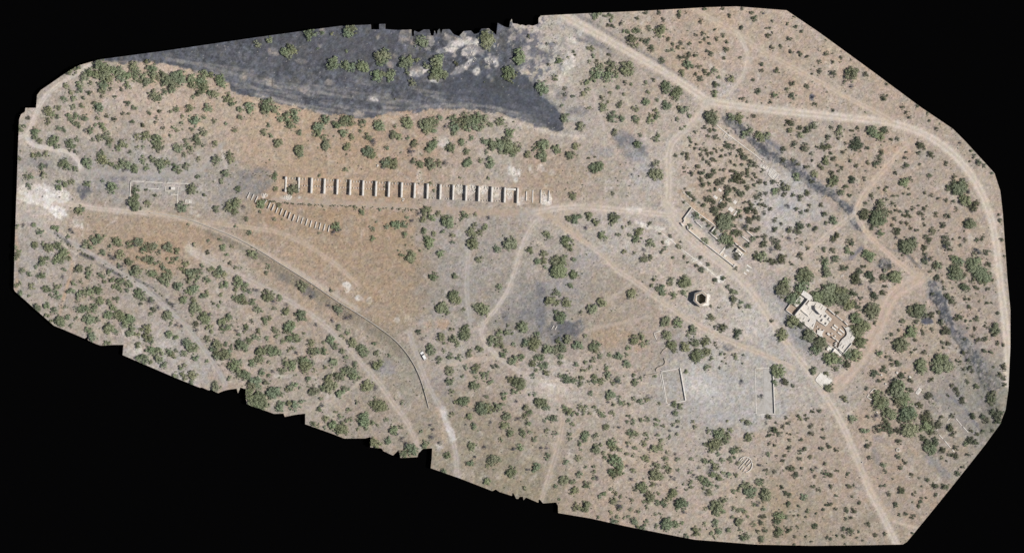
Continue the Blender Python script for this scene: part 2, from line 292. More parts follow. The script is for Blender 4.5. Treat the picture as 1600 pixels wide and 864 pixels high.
# ---- roads and tracks
def road(pts, w, col=TRACK, a=.9, soft=4, ruts=True, edge=True):
    pts = chaikin(pts)
    if edge: stroke(pts, w * 1.5, tuple(.6 * np.array(col) + .4 * np.array((176,162,148))), a * .7, soft * 2, 2, .2, False)
    stroke(pts, w * 1.08, tuple(np.array(col) + 3), min(1, a * 1.15), min(soft, 4), .9, 0, False, mask=ROAD)
    if ruts:
        p = np.array(pts); t = np.gradient(p, axis=0); n = np.c_[-t[:, 1], t[:, 0]] / (np.linalg.norm(t, axis=1)[:, None] + 1e-9)
        for k, o in enumerate((-.30, .02, .30)):
            stroke([tuple(q) for q in p + n * o * w], max(1.6, w * .11), (tuple(np.array(col) + 16) if k != 1 else tuple(np.array(col) - 16)), .65, 2, .7, .35, False)
road([(868,18),(884,27),(942.6,58.6),(993.5,88),(1042,114.6),(1087.7,145),(1105.5,158),(1131,163),(1200,172),(1276,179.5),(1353,187),(1393.5,191),(1442,207.5),(1475,227.6),(1503,253),(1528.5,288.7),(1546,329.5),(1556.5,372.8),(1563,439),(1570.5,496),(1574,540),(1576,600)], 11, (200,184,166))
road([(1075,8),(1092,18),(1115.7,33),(1143.7,48),(1170,66),(1200,86),(1251,112),(1284,130),(1314.6,147.7),(1345,163),(1365.5,173),(1391,188)], 7, (190,168,146), .8)
road([(1149,50),(1160,64),(1167,80),(1169,97),(1161.6,119.7),(1150,134),(1138.6,150)], 5, (196,178,160), .75)
road([(1170,100),(1178,90),(1192,88)], 3, (192,174,156), .6, 3, False)
road([(1103,160),(1100,172),(1092.8,183),(1070,203.7),(1052,220),(1046,235),(1044,252),(1046,275),(1045,304),(1043,330),(1062,362),(1093,388),(1131,416),(1156,436),(1180,462),(1205,500),(1235,545),(1270,585),(1295,625),(1310,650),(1324,680),(1343,724),(1358,765),(1378.6,803),(1399,846),(1404,856)], 10, (194,178,161), .8)
stroke([(1105,160),(1101,172),(1095,182)], 14, (196,182,166), .7, 6, 2, .1, mask=ROAD)
road([(1040,318),(1075,352),(1110,385),(1150,418)], 12, (196,180,163), .75, 6)
road([(850,338),(858.6,334),(874,352),(909.5,375),(947.7,403),(963,422.5),(993.5,440),(1029,468),(1067,494),(1105.5,517),(1149,537),(1197,555),(1240,575)], 7, (188,170,152), .85)
road([(850,338),(838,345),(825.5,362.6),(812.7,393),(805,425),(794.6,453),(777,481),(756.5,504),(750,524),(768,549),(800,573),(830,592),(862,606)], 6, (190,176,162), .85)
road([(690,575),(720,565),(750,560),(775,560)], 5, (188,170,152), .6, 4); road([(720,520),(745,515),(756,505)], 5, (182,168,154), .5, 4, False)
road([(735,345),(732,400),(728,450),(735,500)], 7, (178,168,158), .5, 6)
road([(862,606),(877,625),(881,650),(874,691),(861.5,734),(847.5,777.5),(843,790)], 7, (180,162,144), .75)
stroke([(995,347),(1006,352),(1021,356),(1032,363),(1044,372),(1062,387),(1080,401),(1104,420),(1127,438)],5,(216,206,194),.75,3,3,.6)
blob(864,606,17,13,(206,192,178),.85,9,4,.15); blob(864,604,8,6,(228,220,210),.6,4,3,.4)
road([(430,312),(520,318),(600,322),(680,328),(760,332),(830,333),(858,331)], 10, (178,156,136), .7, 6, False)
road([(836,332),(884,323),(927,324),(978,329.5),(1029,334.6),(1045,336)], 9, (194,178,162), .85)
road([(870,340),(900,328),(950,312),(990,316)], 6, (184,166,148), .5, 5, False)
blob(990,328,14,4,(224,212,198),.8,4,2,.2)
stroke([(850,336),(880,350),(905,372)], 12, (186,160,136), .5, 6, 3, .2)
blob(822,336,14,12,(178,170,162),.7,7,4,.2)
road([(14,302),(28,304),(60,310),(89,316),(142.6,325),(188,330),(229,332.5)], 7, (198,180,162), .8)
road([(229,331),(280,340),(318,351),(356,366),(400,388),(450,416),(500,446),(560,484)], 6, (196,178,158), .6, 4, False)
road([(318,346),(356,352),(400,357),(438,363),(471,378),(502,397),(535,421),(560,445)], 6, (186,163,140), .6)
blob(70,304,42,13,(226,218,208),.95,6,7,.3,rot=8); blob(87,328,20,10,(226,218,208),.95,4,6,.35,rot=30); blob(50,315,26,5,(222,212,200),.8,3,3,.4,rot=12); blob(45,296,16,7,(212,200,188),.7,5,3,.3)
blob(120,350,10,6,(208,196,182),.7,5,3,.4); stroke([(185,332),(180,345),(165,355)],3,(208,196,182),.7,3,2,.3); blob(128,353,3,5,(216,204,190),.8,2,1,.1)
road([(14,322),(28,328),(61,354),(102,374),(142.6,397),(178,420),(216,443.4),(249.5,471),(280,499),(293,512),(313,537),(331,565),(345,585),(352,600)], 6.5, (176,166,157), .8)
stroke([(60,356),(100,382),(125,402)],3,(206,186,164),.7,2.5,1,.3)
stroke([(85,362),(110,382)],3.5,(96,94,96),.8,2.5,1.5,.5); stroke([(125,397),(146,404)],5,(84,84,88),.85,3,2,.2); stroke([(152,412),(190,432)],3.5,(92,92,96),.8,2.5,1.5,.35); stroke([(212,436),(240,450)],3,(92,92,96),.8,2,1.5,.4); stroke([(238,455),(275,485)],2.5,(110,108,108),.6,2,1,.4)
road([(300,395),(318,405),(360,425),(400,443),(438,463),(476,484),(509.5,509),(532.4,532),(558,560),(583,586),(604,614),(622,640),(634,655),(647,682),(657,702)], 7, (182,167,152), .8)
blob(300,390,14,9,(206,190,172),.7,6,4,.3,rot=20); blob(330,402,16,8,(196,184,170),.6,6,4,.4,rot=25)
road([(578,588),(560,600),(540,615),(505,632),(480,640)], 4, (188,172,156), .6, 3, False)
road([(640,520),(648,545),(658,573),(668,600),(680,622),(688,634),(696,659),(708.5,689),(713.5,715),(715,748)], 7, (176,164,152), .75)
stroke([(692,640),(700,665),(708,685)], 8, (216,208,200), .85, 4, 3, .3); stroke([(683,640),(690,668),(697,690)],7,(190,168,144),.6,4,2,.2)
blob(685,698,10,5,(212,204,196),.6,4,3,.5)
road([(14,215),(41,215),(51,192),(61,167),(74,146),(102,126),(127,110.6),(140,103)], 6, (200,186,172), .85)
road([(41,213),(48,225),(62,230),(84,233),(109.5,238),(122,250),(127,266)], 5.5, (204,192,180), .85)
road([(127,268),(204,274),(305,272),(330,252),(339,233),(350,225)], 6, (172,164,156), .6, 4, False)
road([(1437,435),(1404,453),(1385,475),(1373,514),(1353,547),(1332,578),(1306,604)], 20, (190,166,146), .7, 10)
road([(1424,222.5),(1396,248),(1365.5,283.7),(1345,312),(1337,335),(1345,352),(1363,375),(1396,403),(1429,430)], 8, (192,168,146), .75)
road([(1335,335),(1312,352),(1284,375),(1251,403),(1215,424)], 8, (190,172,154), .7, 6)
stroke([(1215,425),(1240,410),(1285,418)],14,(186,168,152),.5,10,4,.2)
road([(1325,280),(1300,330)], 3, (186,170,154), .3, 3, False)
road([(1554,290),(1545,282),(1530,268)], 5, (186,164,142), .5, 4, False)
road([(1399,815),(1418,820),(1436,826)], 4, (196,176,156), .7, 3, False)
road([(1395,810),(1360,765),(1330,700)], 8, (190,168,147), .35, 8, False)
road([(925,490),(950,470),(985,445)], 4, (186,170,152), .5, 4, False); road([(905,525),(935,510),(980,505),(1010,495)], 5, (180,162,144), .5, 4, False)
road([(1005,225),(1030,215),(1052,205)], 4, (186,170,154), .5, 4, False)
road([(925,138),(933,160),(938,180),(945,200)], 4, (190,178,164), .5, 4, False)
stroke([(1300,125),(1310,138),(1340,150),(1350,168),(1345,178),(1335,170)], 4, (200,182,164), .5, 3, 1.5, .4)
stroke([(1270,50),(1280,62),(1285,70)], 6, (196,178,160), .5, 4, 2, .4)
# pale rubble and plaster spills
for x, y, rx, ry, a_ in [(413.6,305,5,4,.95),(450,308,5.5,4.5,.9),(442,309,4,2,.7),(468,308,2,1.8,.9),(479,311,1.5,1.2,.8),(656,274,6,10,.75),(657,296,7,11,.8),(716,296,6,8,.9),(722,299,6,5,.8),(736,298,6,9,.8),(757,296,6,8,.8),(775,300,6,9,.6),(796,303,4.5,7,.95),(813,314,6,5,.7),(849,309,4,10,.9),(858,311,5,9,.85),(855,318,6,3,.8),
                         (799,268,7,10,.8),(806,278,4,8,.8),(811,270,3,6,.8),(828,262,3,6,.7),(845,262,5,5,.6),(852,290,3,2.5,.8),(1003,351,4,5,.95),(1031,357,8,3.5,.95),(1046,378,6,5,.95),(1045,396,3,3,.8),(1021,355,6,2,.8),(1085,406,5,3,.9),(1093,412,4,3,.8),(1126,436,6,5,.95),(1122,440,4,3,.8),(542,449,6,8,.9),(562,465,6,5,.9),(620,500,5,4,.6),(577,470,4,6,.6),(1308,470,3,2,.7),(890,96,8,14,.5),(882,110,7,12,.5),(893,65,8,8,.5),(906,52,8,5,.5),(875,125,6,10,.5),(1195,264,6,4,.9),(1190,258,3,5,.8),
                         (580,312,3,2,.6),(690,222,12,8,.6),(650,240,10,5,.35),(350,250,8,16,.4),(1110,105,4,8,.5),(338,283,4,5,.7),(302,331,7,5,.7),(310,337,5,3,.6),(1342,430,9,7,.3),(1312,430,4,2,.6),(310,240,4,3,.3),(205,515,18,12,.25),(210,545,12,8,.5),(250,540,10,7,.4),(440,588,14,3,.4)]:
    blob(x, y, rx, ry, WHITE, a_, 2.5, 2.2, .35)
area([(1276,582),(1289,578),(1302,593),(1290,606),(1276,598)], (190,180,168), .6, 5, 3, .2)
stroke([(622,268),(640,280)],3,(200,190,178),.4,3,1,.4)
stroke([(1300,735),(1310,745)],2,(210,200,188),.3,2,1,.4)
blob(172,165,14,10,(190,182,174),.5,7,4,.3)
cs = np.clip(SLAG * 1.4, 0, 1) * (GX > 1100) * (1 - ROAD)
over((158,149,140), sstep(.48, .58, fbm(GX, GY, 7, 4, 471, .8)) * cs * .75)
over((72,76,84), sstep(.50, .60, fbm(GX, GY, 5, 4, 481, .8)) * cs * .75)
over((104,104,84), sstep(.54, .64, fbm(GX, GY, 6, 4, 491, .8)) * cs * sstep(1480, 1540, GX) * .7)
lum = COL @ np.array([.3, .59, .11]); COL = lum[..., None] + (COL - lum[..., None]) * np.where(SLAG > .3, .58, .78)[..., None]; COL *= 1.035
# grain of gravel and sand in every soil
g = rng.random(GX.shape); g2 = fbm(GX, GY, 3.4, 2, 131)
COL *= (1 + ((g - .5) * .18 + (g2 - .5) * .15 + (vnoise(GX, GY, 2.3, 137) - .5) * .15) * (1 - .55 * ROAD))[..., None]; COL *= (1.0 + .022 * sstep(820, 950, GX) - .035 * sstep(0, 1, np.clip((COL[..., 2] / COL[..., 0] - .72) / .12, 0, 1)))[..., None]
COL[..., 2] *= 1 - (vnoise(GX, GY, 4.5, 133) - .5) * .07
COL[..., 0] *= 1 + (vnoise(GX, GY, 6.0, 134) - .5) * .05
white_spk = (rng.random(GX.shape) > .9965) & (fbm(GX, GY, 40, 2, 135) > .5)
COL[white_spk] = COL[white_spk] * .45 + np.array([225., 216, 205]) * .55
dark_spk = (rng.random(GX.shape) > .990) & (SLAG < .2) & (ROAD < .3)
COL[dark_spk] = COL[dark_spk] * .62
ALB = np.clip(lin(np.clip(COL, 8, 245)) / LIT, .005, .8)

# relief
WALLC = chaikin([(233,332.7),(260,335.5),(287.7,340.6),(308,347.5),(338.6,359),(364,369),(400,388),(438,412),(484,440.4),(527,471),(558,488.7),(588.4,509),(616.4,529.5),(636.8,552.4),(652,578),(662,606),(670,637.5)], 2)
Z = (fbm(GX, GY, 160, 3, 201) - .5) * 2.4 + (fbm(GX, GY, 12, 3, 211) - .5) * .22 * (1 - ROAD) + (rng.random(GX.shape) - .5) * .07 * (1 - .75 * ROAD)
Z += SLAG * (.5 + 1.6 * (fbm(GX, GY, 18, 4, 221) - .4))
Z -= ROAD * .12
def wall_side(X, Y, pts):
    """signed distance to an open line, positive on the left-hand (lower-left of the photo) side"""
    best = np.full(X.shape, 1e9); sg = np.zeros(X.shape)
    for (x1, y1), (x2, y2) in zip(pts[:-1], pts[1:]):
        dx, dy = x2 - x1, y2 - y1; L = dx * dx + dy * dy
        t = np.clip(((X - x1) * dx + (Y - y1) * dy) / L, 0, 1)
        d = np.hypot(X - x1 - t * dx, Y - y1 - t * dy)
        k = d < best; best = np.where(k, d, best); sg = np.where(k, dx * (Y - y1) - dy * (X - x1), sg)
    return best * np.sign(sg)
wsl = win(WALLC, 70)
sd = wall_side(GX[wsl], GY[wsl], WALLC)
fade = sstep(225, 320, GX[wsl]) * sstep(660, 600, GY[wsl])
Z[wsl] += np.where(sd > 0, -.95 * np.clip(1 - sd / 60, 0, 1) * sstep(0, 1.2, sd), 0) * fade
# levelled sites of the buildings
for fp in ([(1224,480),(1252,448),(1345,520),(1340,548),(1318,562),(1290,550)], [(1084,455),(1096,450),(1112,460),(1108,482),(1092,484),(1080,470)], [(1062,345),(1080,322),(1172,388),(1150,420)], [(1030,578),(1064,572),(1076,626),(1040,636)], [(1178,573),(1212,573),(1213,650),(1180,650)], [(1272,590),(1284,578),(1303,596),(1288,608)], [(200,280),(280,280),(280,320),(200,320)], [(440,272),(815,288),(815,322),(440,304)], [(1150,710),(1178,710),(1178,740),(1150,740)], [(1196,266),(1205,258),(1222,272),(1210,286)]):
    fs = win(fp, 12); d_ = seg_dist(GX[fs], GY[fs], fp, True); d_ = np.where(poly_inside(GX[fs], GY[fs], fp), d_, -d_)
    k_ = sstep(-8, 0, d_); s_ = poly_inside(GX[fs], GY[fs], fp)
    # follow the lie of the land along the site, but without bumps
    A_ = np.c_[GX[fs][s_], GY[fs][s_], np.ones(s_.sum())]; co = np.linalg.lstsq(A_, Z[fs][s_], rcond=None)[0]
    pl = GX[fs] * co[0] + GY[fs] * co[1] + co[2] + (rng.random(GX[fs].shape) - .5) * .05
    Z[fs] = Z[fs] * (1 - k_) + pl * k_
def ground_z(px, py): return float(bil(Z, np.array([float(px)]), np.array([float(py)]), gx[0], gy[0], S)[0])

nyv, nxv = GX.shape
inside = poly_inside(GX, GY, OUT)
cxm = (GX[:-1, :-1] + S / 2); cym = (GY[:-1, :-1] + S / 2)
fin = poly_inside(cxm, cym, OUT)
idx = np.arange(nyv * nxv).reshape(nyv, nxv)
quads = np.stack([idx[1:, :-1], idx[1:, 1:], idx[:-1, 1:], idx[:-1, :-1]], -1)
VX, VY = GX.copy(), GY.copy()
# pull the rim of the sheet onto the outline
cnt = np.zeros((nyv, nxv), int)
for a in (slice(0, -1), slice(1, None)):
    for b in (slice(0, -1), slice(1, None)): cnt[a, b] += fin
rim = (cnt > 0) & (cnt < 4)
rx, ry = GX[rim], GY[rim]; bx, by = rx.copy(), ry.copy(); bd = np.full(rx.shape, 1e9)
for i in range(len(OUT)):
    x1, y1 = OUT[i]; x2, y2 = OUT[(i + 1) % len(OUT)]; dx, dy = x2 - x1, y2 - y1; L = dx * dx + dy * dy + 1e-9
    t = np.clip(((rx - x1) * dx + (ry - y1) * dy) / L, 0, 1); qx, qy = x1 + t * dx, y1 + t * dy
    d = np.hypot(rx - qx, ry - qy); k = d < bd; bd[k] = d[k]; bx[k] = qx[k]; by[k] = qy[k]
ok = bd < S * 1.2
bx = np.where(ok, bx, rx); by = np.where(ok, by, ry); VX[rim] = bx; VY[rim] = by
WX = (VX - 800) * M; WY = (432 - VY) * M
GV = np.stack([WX, WY, Z], -1).reshape(-1, 3)

hole = [(1040 + x / 13.09, 420 + y / 13.09) for x, y in [(615, 522), (741, 474), (836, 550), (820, 687), (701, 745), (596, 655)]]
fin &= ~poly_inside(cxm, cym, hole)                  # the ground is open inside the tower
# ------------------------------------------------------------------ materials
def mat(name, build):
    m = bpy.data.materials.new(name); m.use_nodes = True
    nt = m.node_tree; b = nt.nodes['Principled BSDF']
    b.inputs['Roughness'].default_value = .95; b.inputs['Specular IOR Level'].default_value = .12
    build(nt, b); return m
def nnoise(nt, scale, detail=4, rough=.6, coord='Object'):
    tc = nt.nodes.new('ShaderNodeTexCoord'); n = nt.nodes.new('ShaderNodeTexNoise')
    n.inputs['Scale'].default_value = scale; n.inputs['Detail'].default_value = detail; n.inputs['Roughness'].default_value = rough
    nt.links.new(tc.outputs[coord], n.inputs['Vector']); return n.outputs['Fac']
def nramp(nt, fac, stops):
    r = nt.nodes.new('ShaderNodeValToRGB'); e = r.color_ramp.elements
    while len(e) < len(stops): e.new(.5)
    for k, (p, c) in enumerate(stops): e[k].position = p; e[k].color = (*c, 1) if len(c) == 3 else c
    nt.links.new(fac, r.inputs['Fac']); return r.outputs['Color']
def nmul(nt, a, b, f=1.0):
    x = nt.nodes.new('ShaderNodeMix'); x.data_type = 'RGBA'; x.blend_type = 'MULTIPLY'; x.inputs[0].default_value = f
    nt.links.new(a, x.inputs[6])
    if isinstance(b, tuple): x.inputs[7].default_value = (*b, 1)
    else: nt.links.new(b, x.inputs[7])
    return x.outputs[2]
def nbump(nt, b, fac, strength, dist):
    bp = nt.nodes.new('ShaderNodeBump'); bp.inputs['Strength'].default_value = strength; bp.inputs['Distance'].default_value = dist
    nt.links.new(fac, bp.inputs['Height']); nt.links.new(bp.outputs[0], b.inputs['Normal'])
def b_soil(nt, b):
    at = nt.nodes.new('ShaderNodeAttribute'); at.attribute_name = 'Col'
    n = nnoise(nt, 2.2, 5, .7)
    c = nmul(nt, at.outputs['Color'], nramp(nt, n, [(.28, (.84, .84, .84)), (.5, (1, 1, 1)), (.72, (1.12, 1.115, 1.11))]))
    nt.links.new(c, b.inputs['Base Color']); nbump(nt, b, n, .5, .25)
MAT_SOIL = mat('desert_soil', b_soil)
def b_stone(base, dark, sc):
    def f(nt, b):
        n = nnoise(nt, sc, 5, .65); n2 = nnoise(nt, sc * .22, 3, .6)
        c = nramp(nt, n, [(.30, dark), (.48, base), (.75, tuple(min(.8, v * 1.12) for v in base))])
        c = nmul(nt, c, nramp(nt, n2, [(.35, (.88, .86, .83)), (.6, (1, 1, 1))]))
        nt.links.new(c, b.inputs['Base Color']); nbump(nt, b, n, .5, .08)
    return f
MAT_PLASTER = mat('weathered_plaster', b_stone((.66, .625, .575), (.42, .39, .35), 1.9))
MAT_CONC = mat('pale_concrete', b_stone((.50, .47, .43), (.36, .335, .30), 1.1))
MAT_STONE = mat('rough_stone', b_stone((.40, .35, .29), (.22, .185, .15), 1.8))
MAT_BRICK = mat('tan_brick', b_stone((.42, .33, .245), (.30, .23, .165), 1.4))
MAT_DIRTF = mat('dirt_floor', b_stone((.36, .285, .225), (.27, .21, .165), .7))
MAT_PAVE = mat('worn_paving', b_stone((.415, .395, .37), (.33, .315, .295), 1.0))
MAT_FLOOR = mat('broken_plaster_floor', b_stone((.585, .55, .505), (.33, .305, .275), 2.2))
MAT_SHADE_FLOOR = mat('shade_dark_floor', b_stone((.075, .072, .055), (.03, .03, .024), 1.2))  # near-black: the shade inside the tower is put into the floor colour
MAT_KERB = mat('kerb_stone', b_stone((.66, .62, .56), (.46, .42, .37), 2.0))
def b_black(nt, b):
    b.inputs['Base Color'].default_value = (.0012, .0012, .0013, 1); b.inputs['Specular IOR Level'].default_value = 0; b.inputs['Roughness'].default_value = 1
MAT_BLACK = mat('void_black', b_black)
def b_edge(nt, b):
    nt.links.new(nramp(nt, nnoise(nt, .8), [(.3, (.16, .12, .09)), (.7, (.30, .24, .19))]), b.inputs['Base Color'])
MAT_EDGE = mat('cut_earth', b_edge)
def b_leaf(c1, c2, c3):
    def f(nt, b):
        at = nt.nodes.new('ShaderNodeAttribute'); at.attribute_name = 'Col'
        n = nnoise(nt, 1.1, 3, .6)
        c = nmul(nt, nramp(nt, n, [(.3, c1), (.5, c2), (.7, c3)]), at.outputs['Color'])
        nt.links.new(c, b.inputs['Base Color']); b.inputs['Specular IOR Level'].default_value = .05
    return f
MAT_LEAF = {'m': mat('mesquite_leaves', b_leaf((.185, .212, .128), (.258, .288, .178), (.325, .355, .235))),
            'l': mat('pale_leaves', b_leaf((.19, .22, .13), (.26, .295, .18), (.32, .35, .235))),
            'c': mat('creosote_leaves', b_leaf((.106, .118, .076), (.148, .162, .106), (.198, .21, .142))),
            'd': mat('dead_twigs', b_leaf((.10, .10, .115), (.155, .155, .17), (.22, .215, .22)))}
def b_bark(nt, b): nt.links.new(nramp(nt, nnoise(nt, 3), [(.3, (.06, .045, .035)), (.7, (.13, .10, .08))]), b.inputs['Base Color'])
MAT_BARK = mat('bark', b_bark)

# ------------------------------------------------------------------ ground, roads, slag as separate sheets of one terrain
is_road = (ROAD[:-1, :-1] + ROAD[1:, 1:]) / 2 > .5
is_slag = ((SLAG[:-1, :-1] + SLAG[1:, 1:]) / 2 > .5) & ~is_road
is_top = is_slag & (cym < 215) & (cxm < 900)
is_strip = is_slag & ~is_top
def sheet(name, m):
    q = quads[m & fin]; u, inv = np.unique(q, return_inverse=True)
    me = np_mesh(name, GV[u], inv.reshape(q.shape), [MAT_SOIL], ALB.reshape(-1, 3)[u], True)
    o = link(name, me); o['kind'] = 'structure'; return o
tag(sheet('ground', ~is_road & ~is_slag), 'tan and grey desert ground dotted with scrub')
tag(sheet('dirt_road', is_road), 'pale rutted dirt roads and tracks crossing the desert')
tag(sheet('slag_heap', is_top), 'dark slate coloured slag heap along the top edge')
tag(sheet('coal_strip', is_strip), 'dark coal waste strips beside the right hand tracks')
# cut earth under the rim, then a black sheet standing in for the unsurveyed area
z_out = np.array([ground_z(x, y) for x, y in OUT])
n = len(OUT)
V = np.r_[np.c_[(OUT[:, 0] - 800) * M, (432 - OUT[:, 1]) * M, z_out - .05], np.c_[(OUT[:, 0] - 800) * M, (432 - OUT[:, 1]) * M, np.full(n, -5.0)]]
F = [[i, (i + 1) % n, n + (i + 1) % n, n + i] for i in range(n)]
tag(link('earth_bank', np_mesh('earth_bank', V, F, [MAT_EDGE])), 'cut earth bank round the rim of the ground', kind='structure')
me = np_mesh('black_backdrop', [(-6000, -6000, -5), (6000, -6000, -5), (6000, 6000, -5), (-6000, 6000, -5)], [[0, 1, 2, 3]], [MAT_BLACK])
tag(link('backdrop', me), 'plain black backdrop round the surveyed ground', kind='structure')
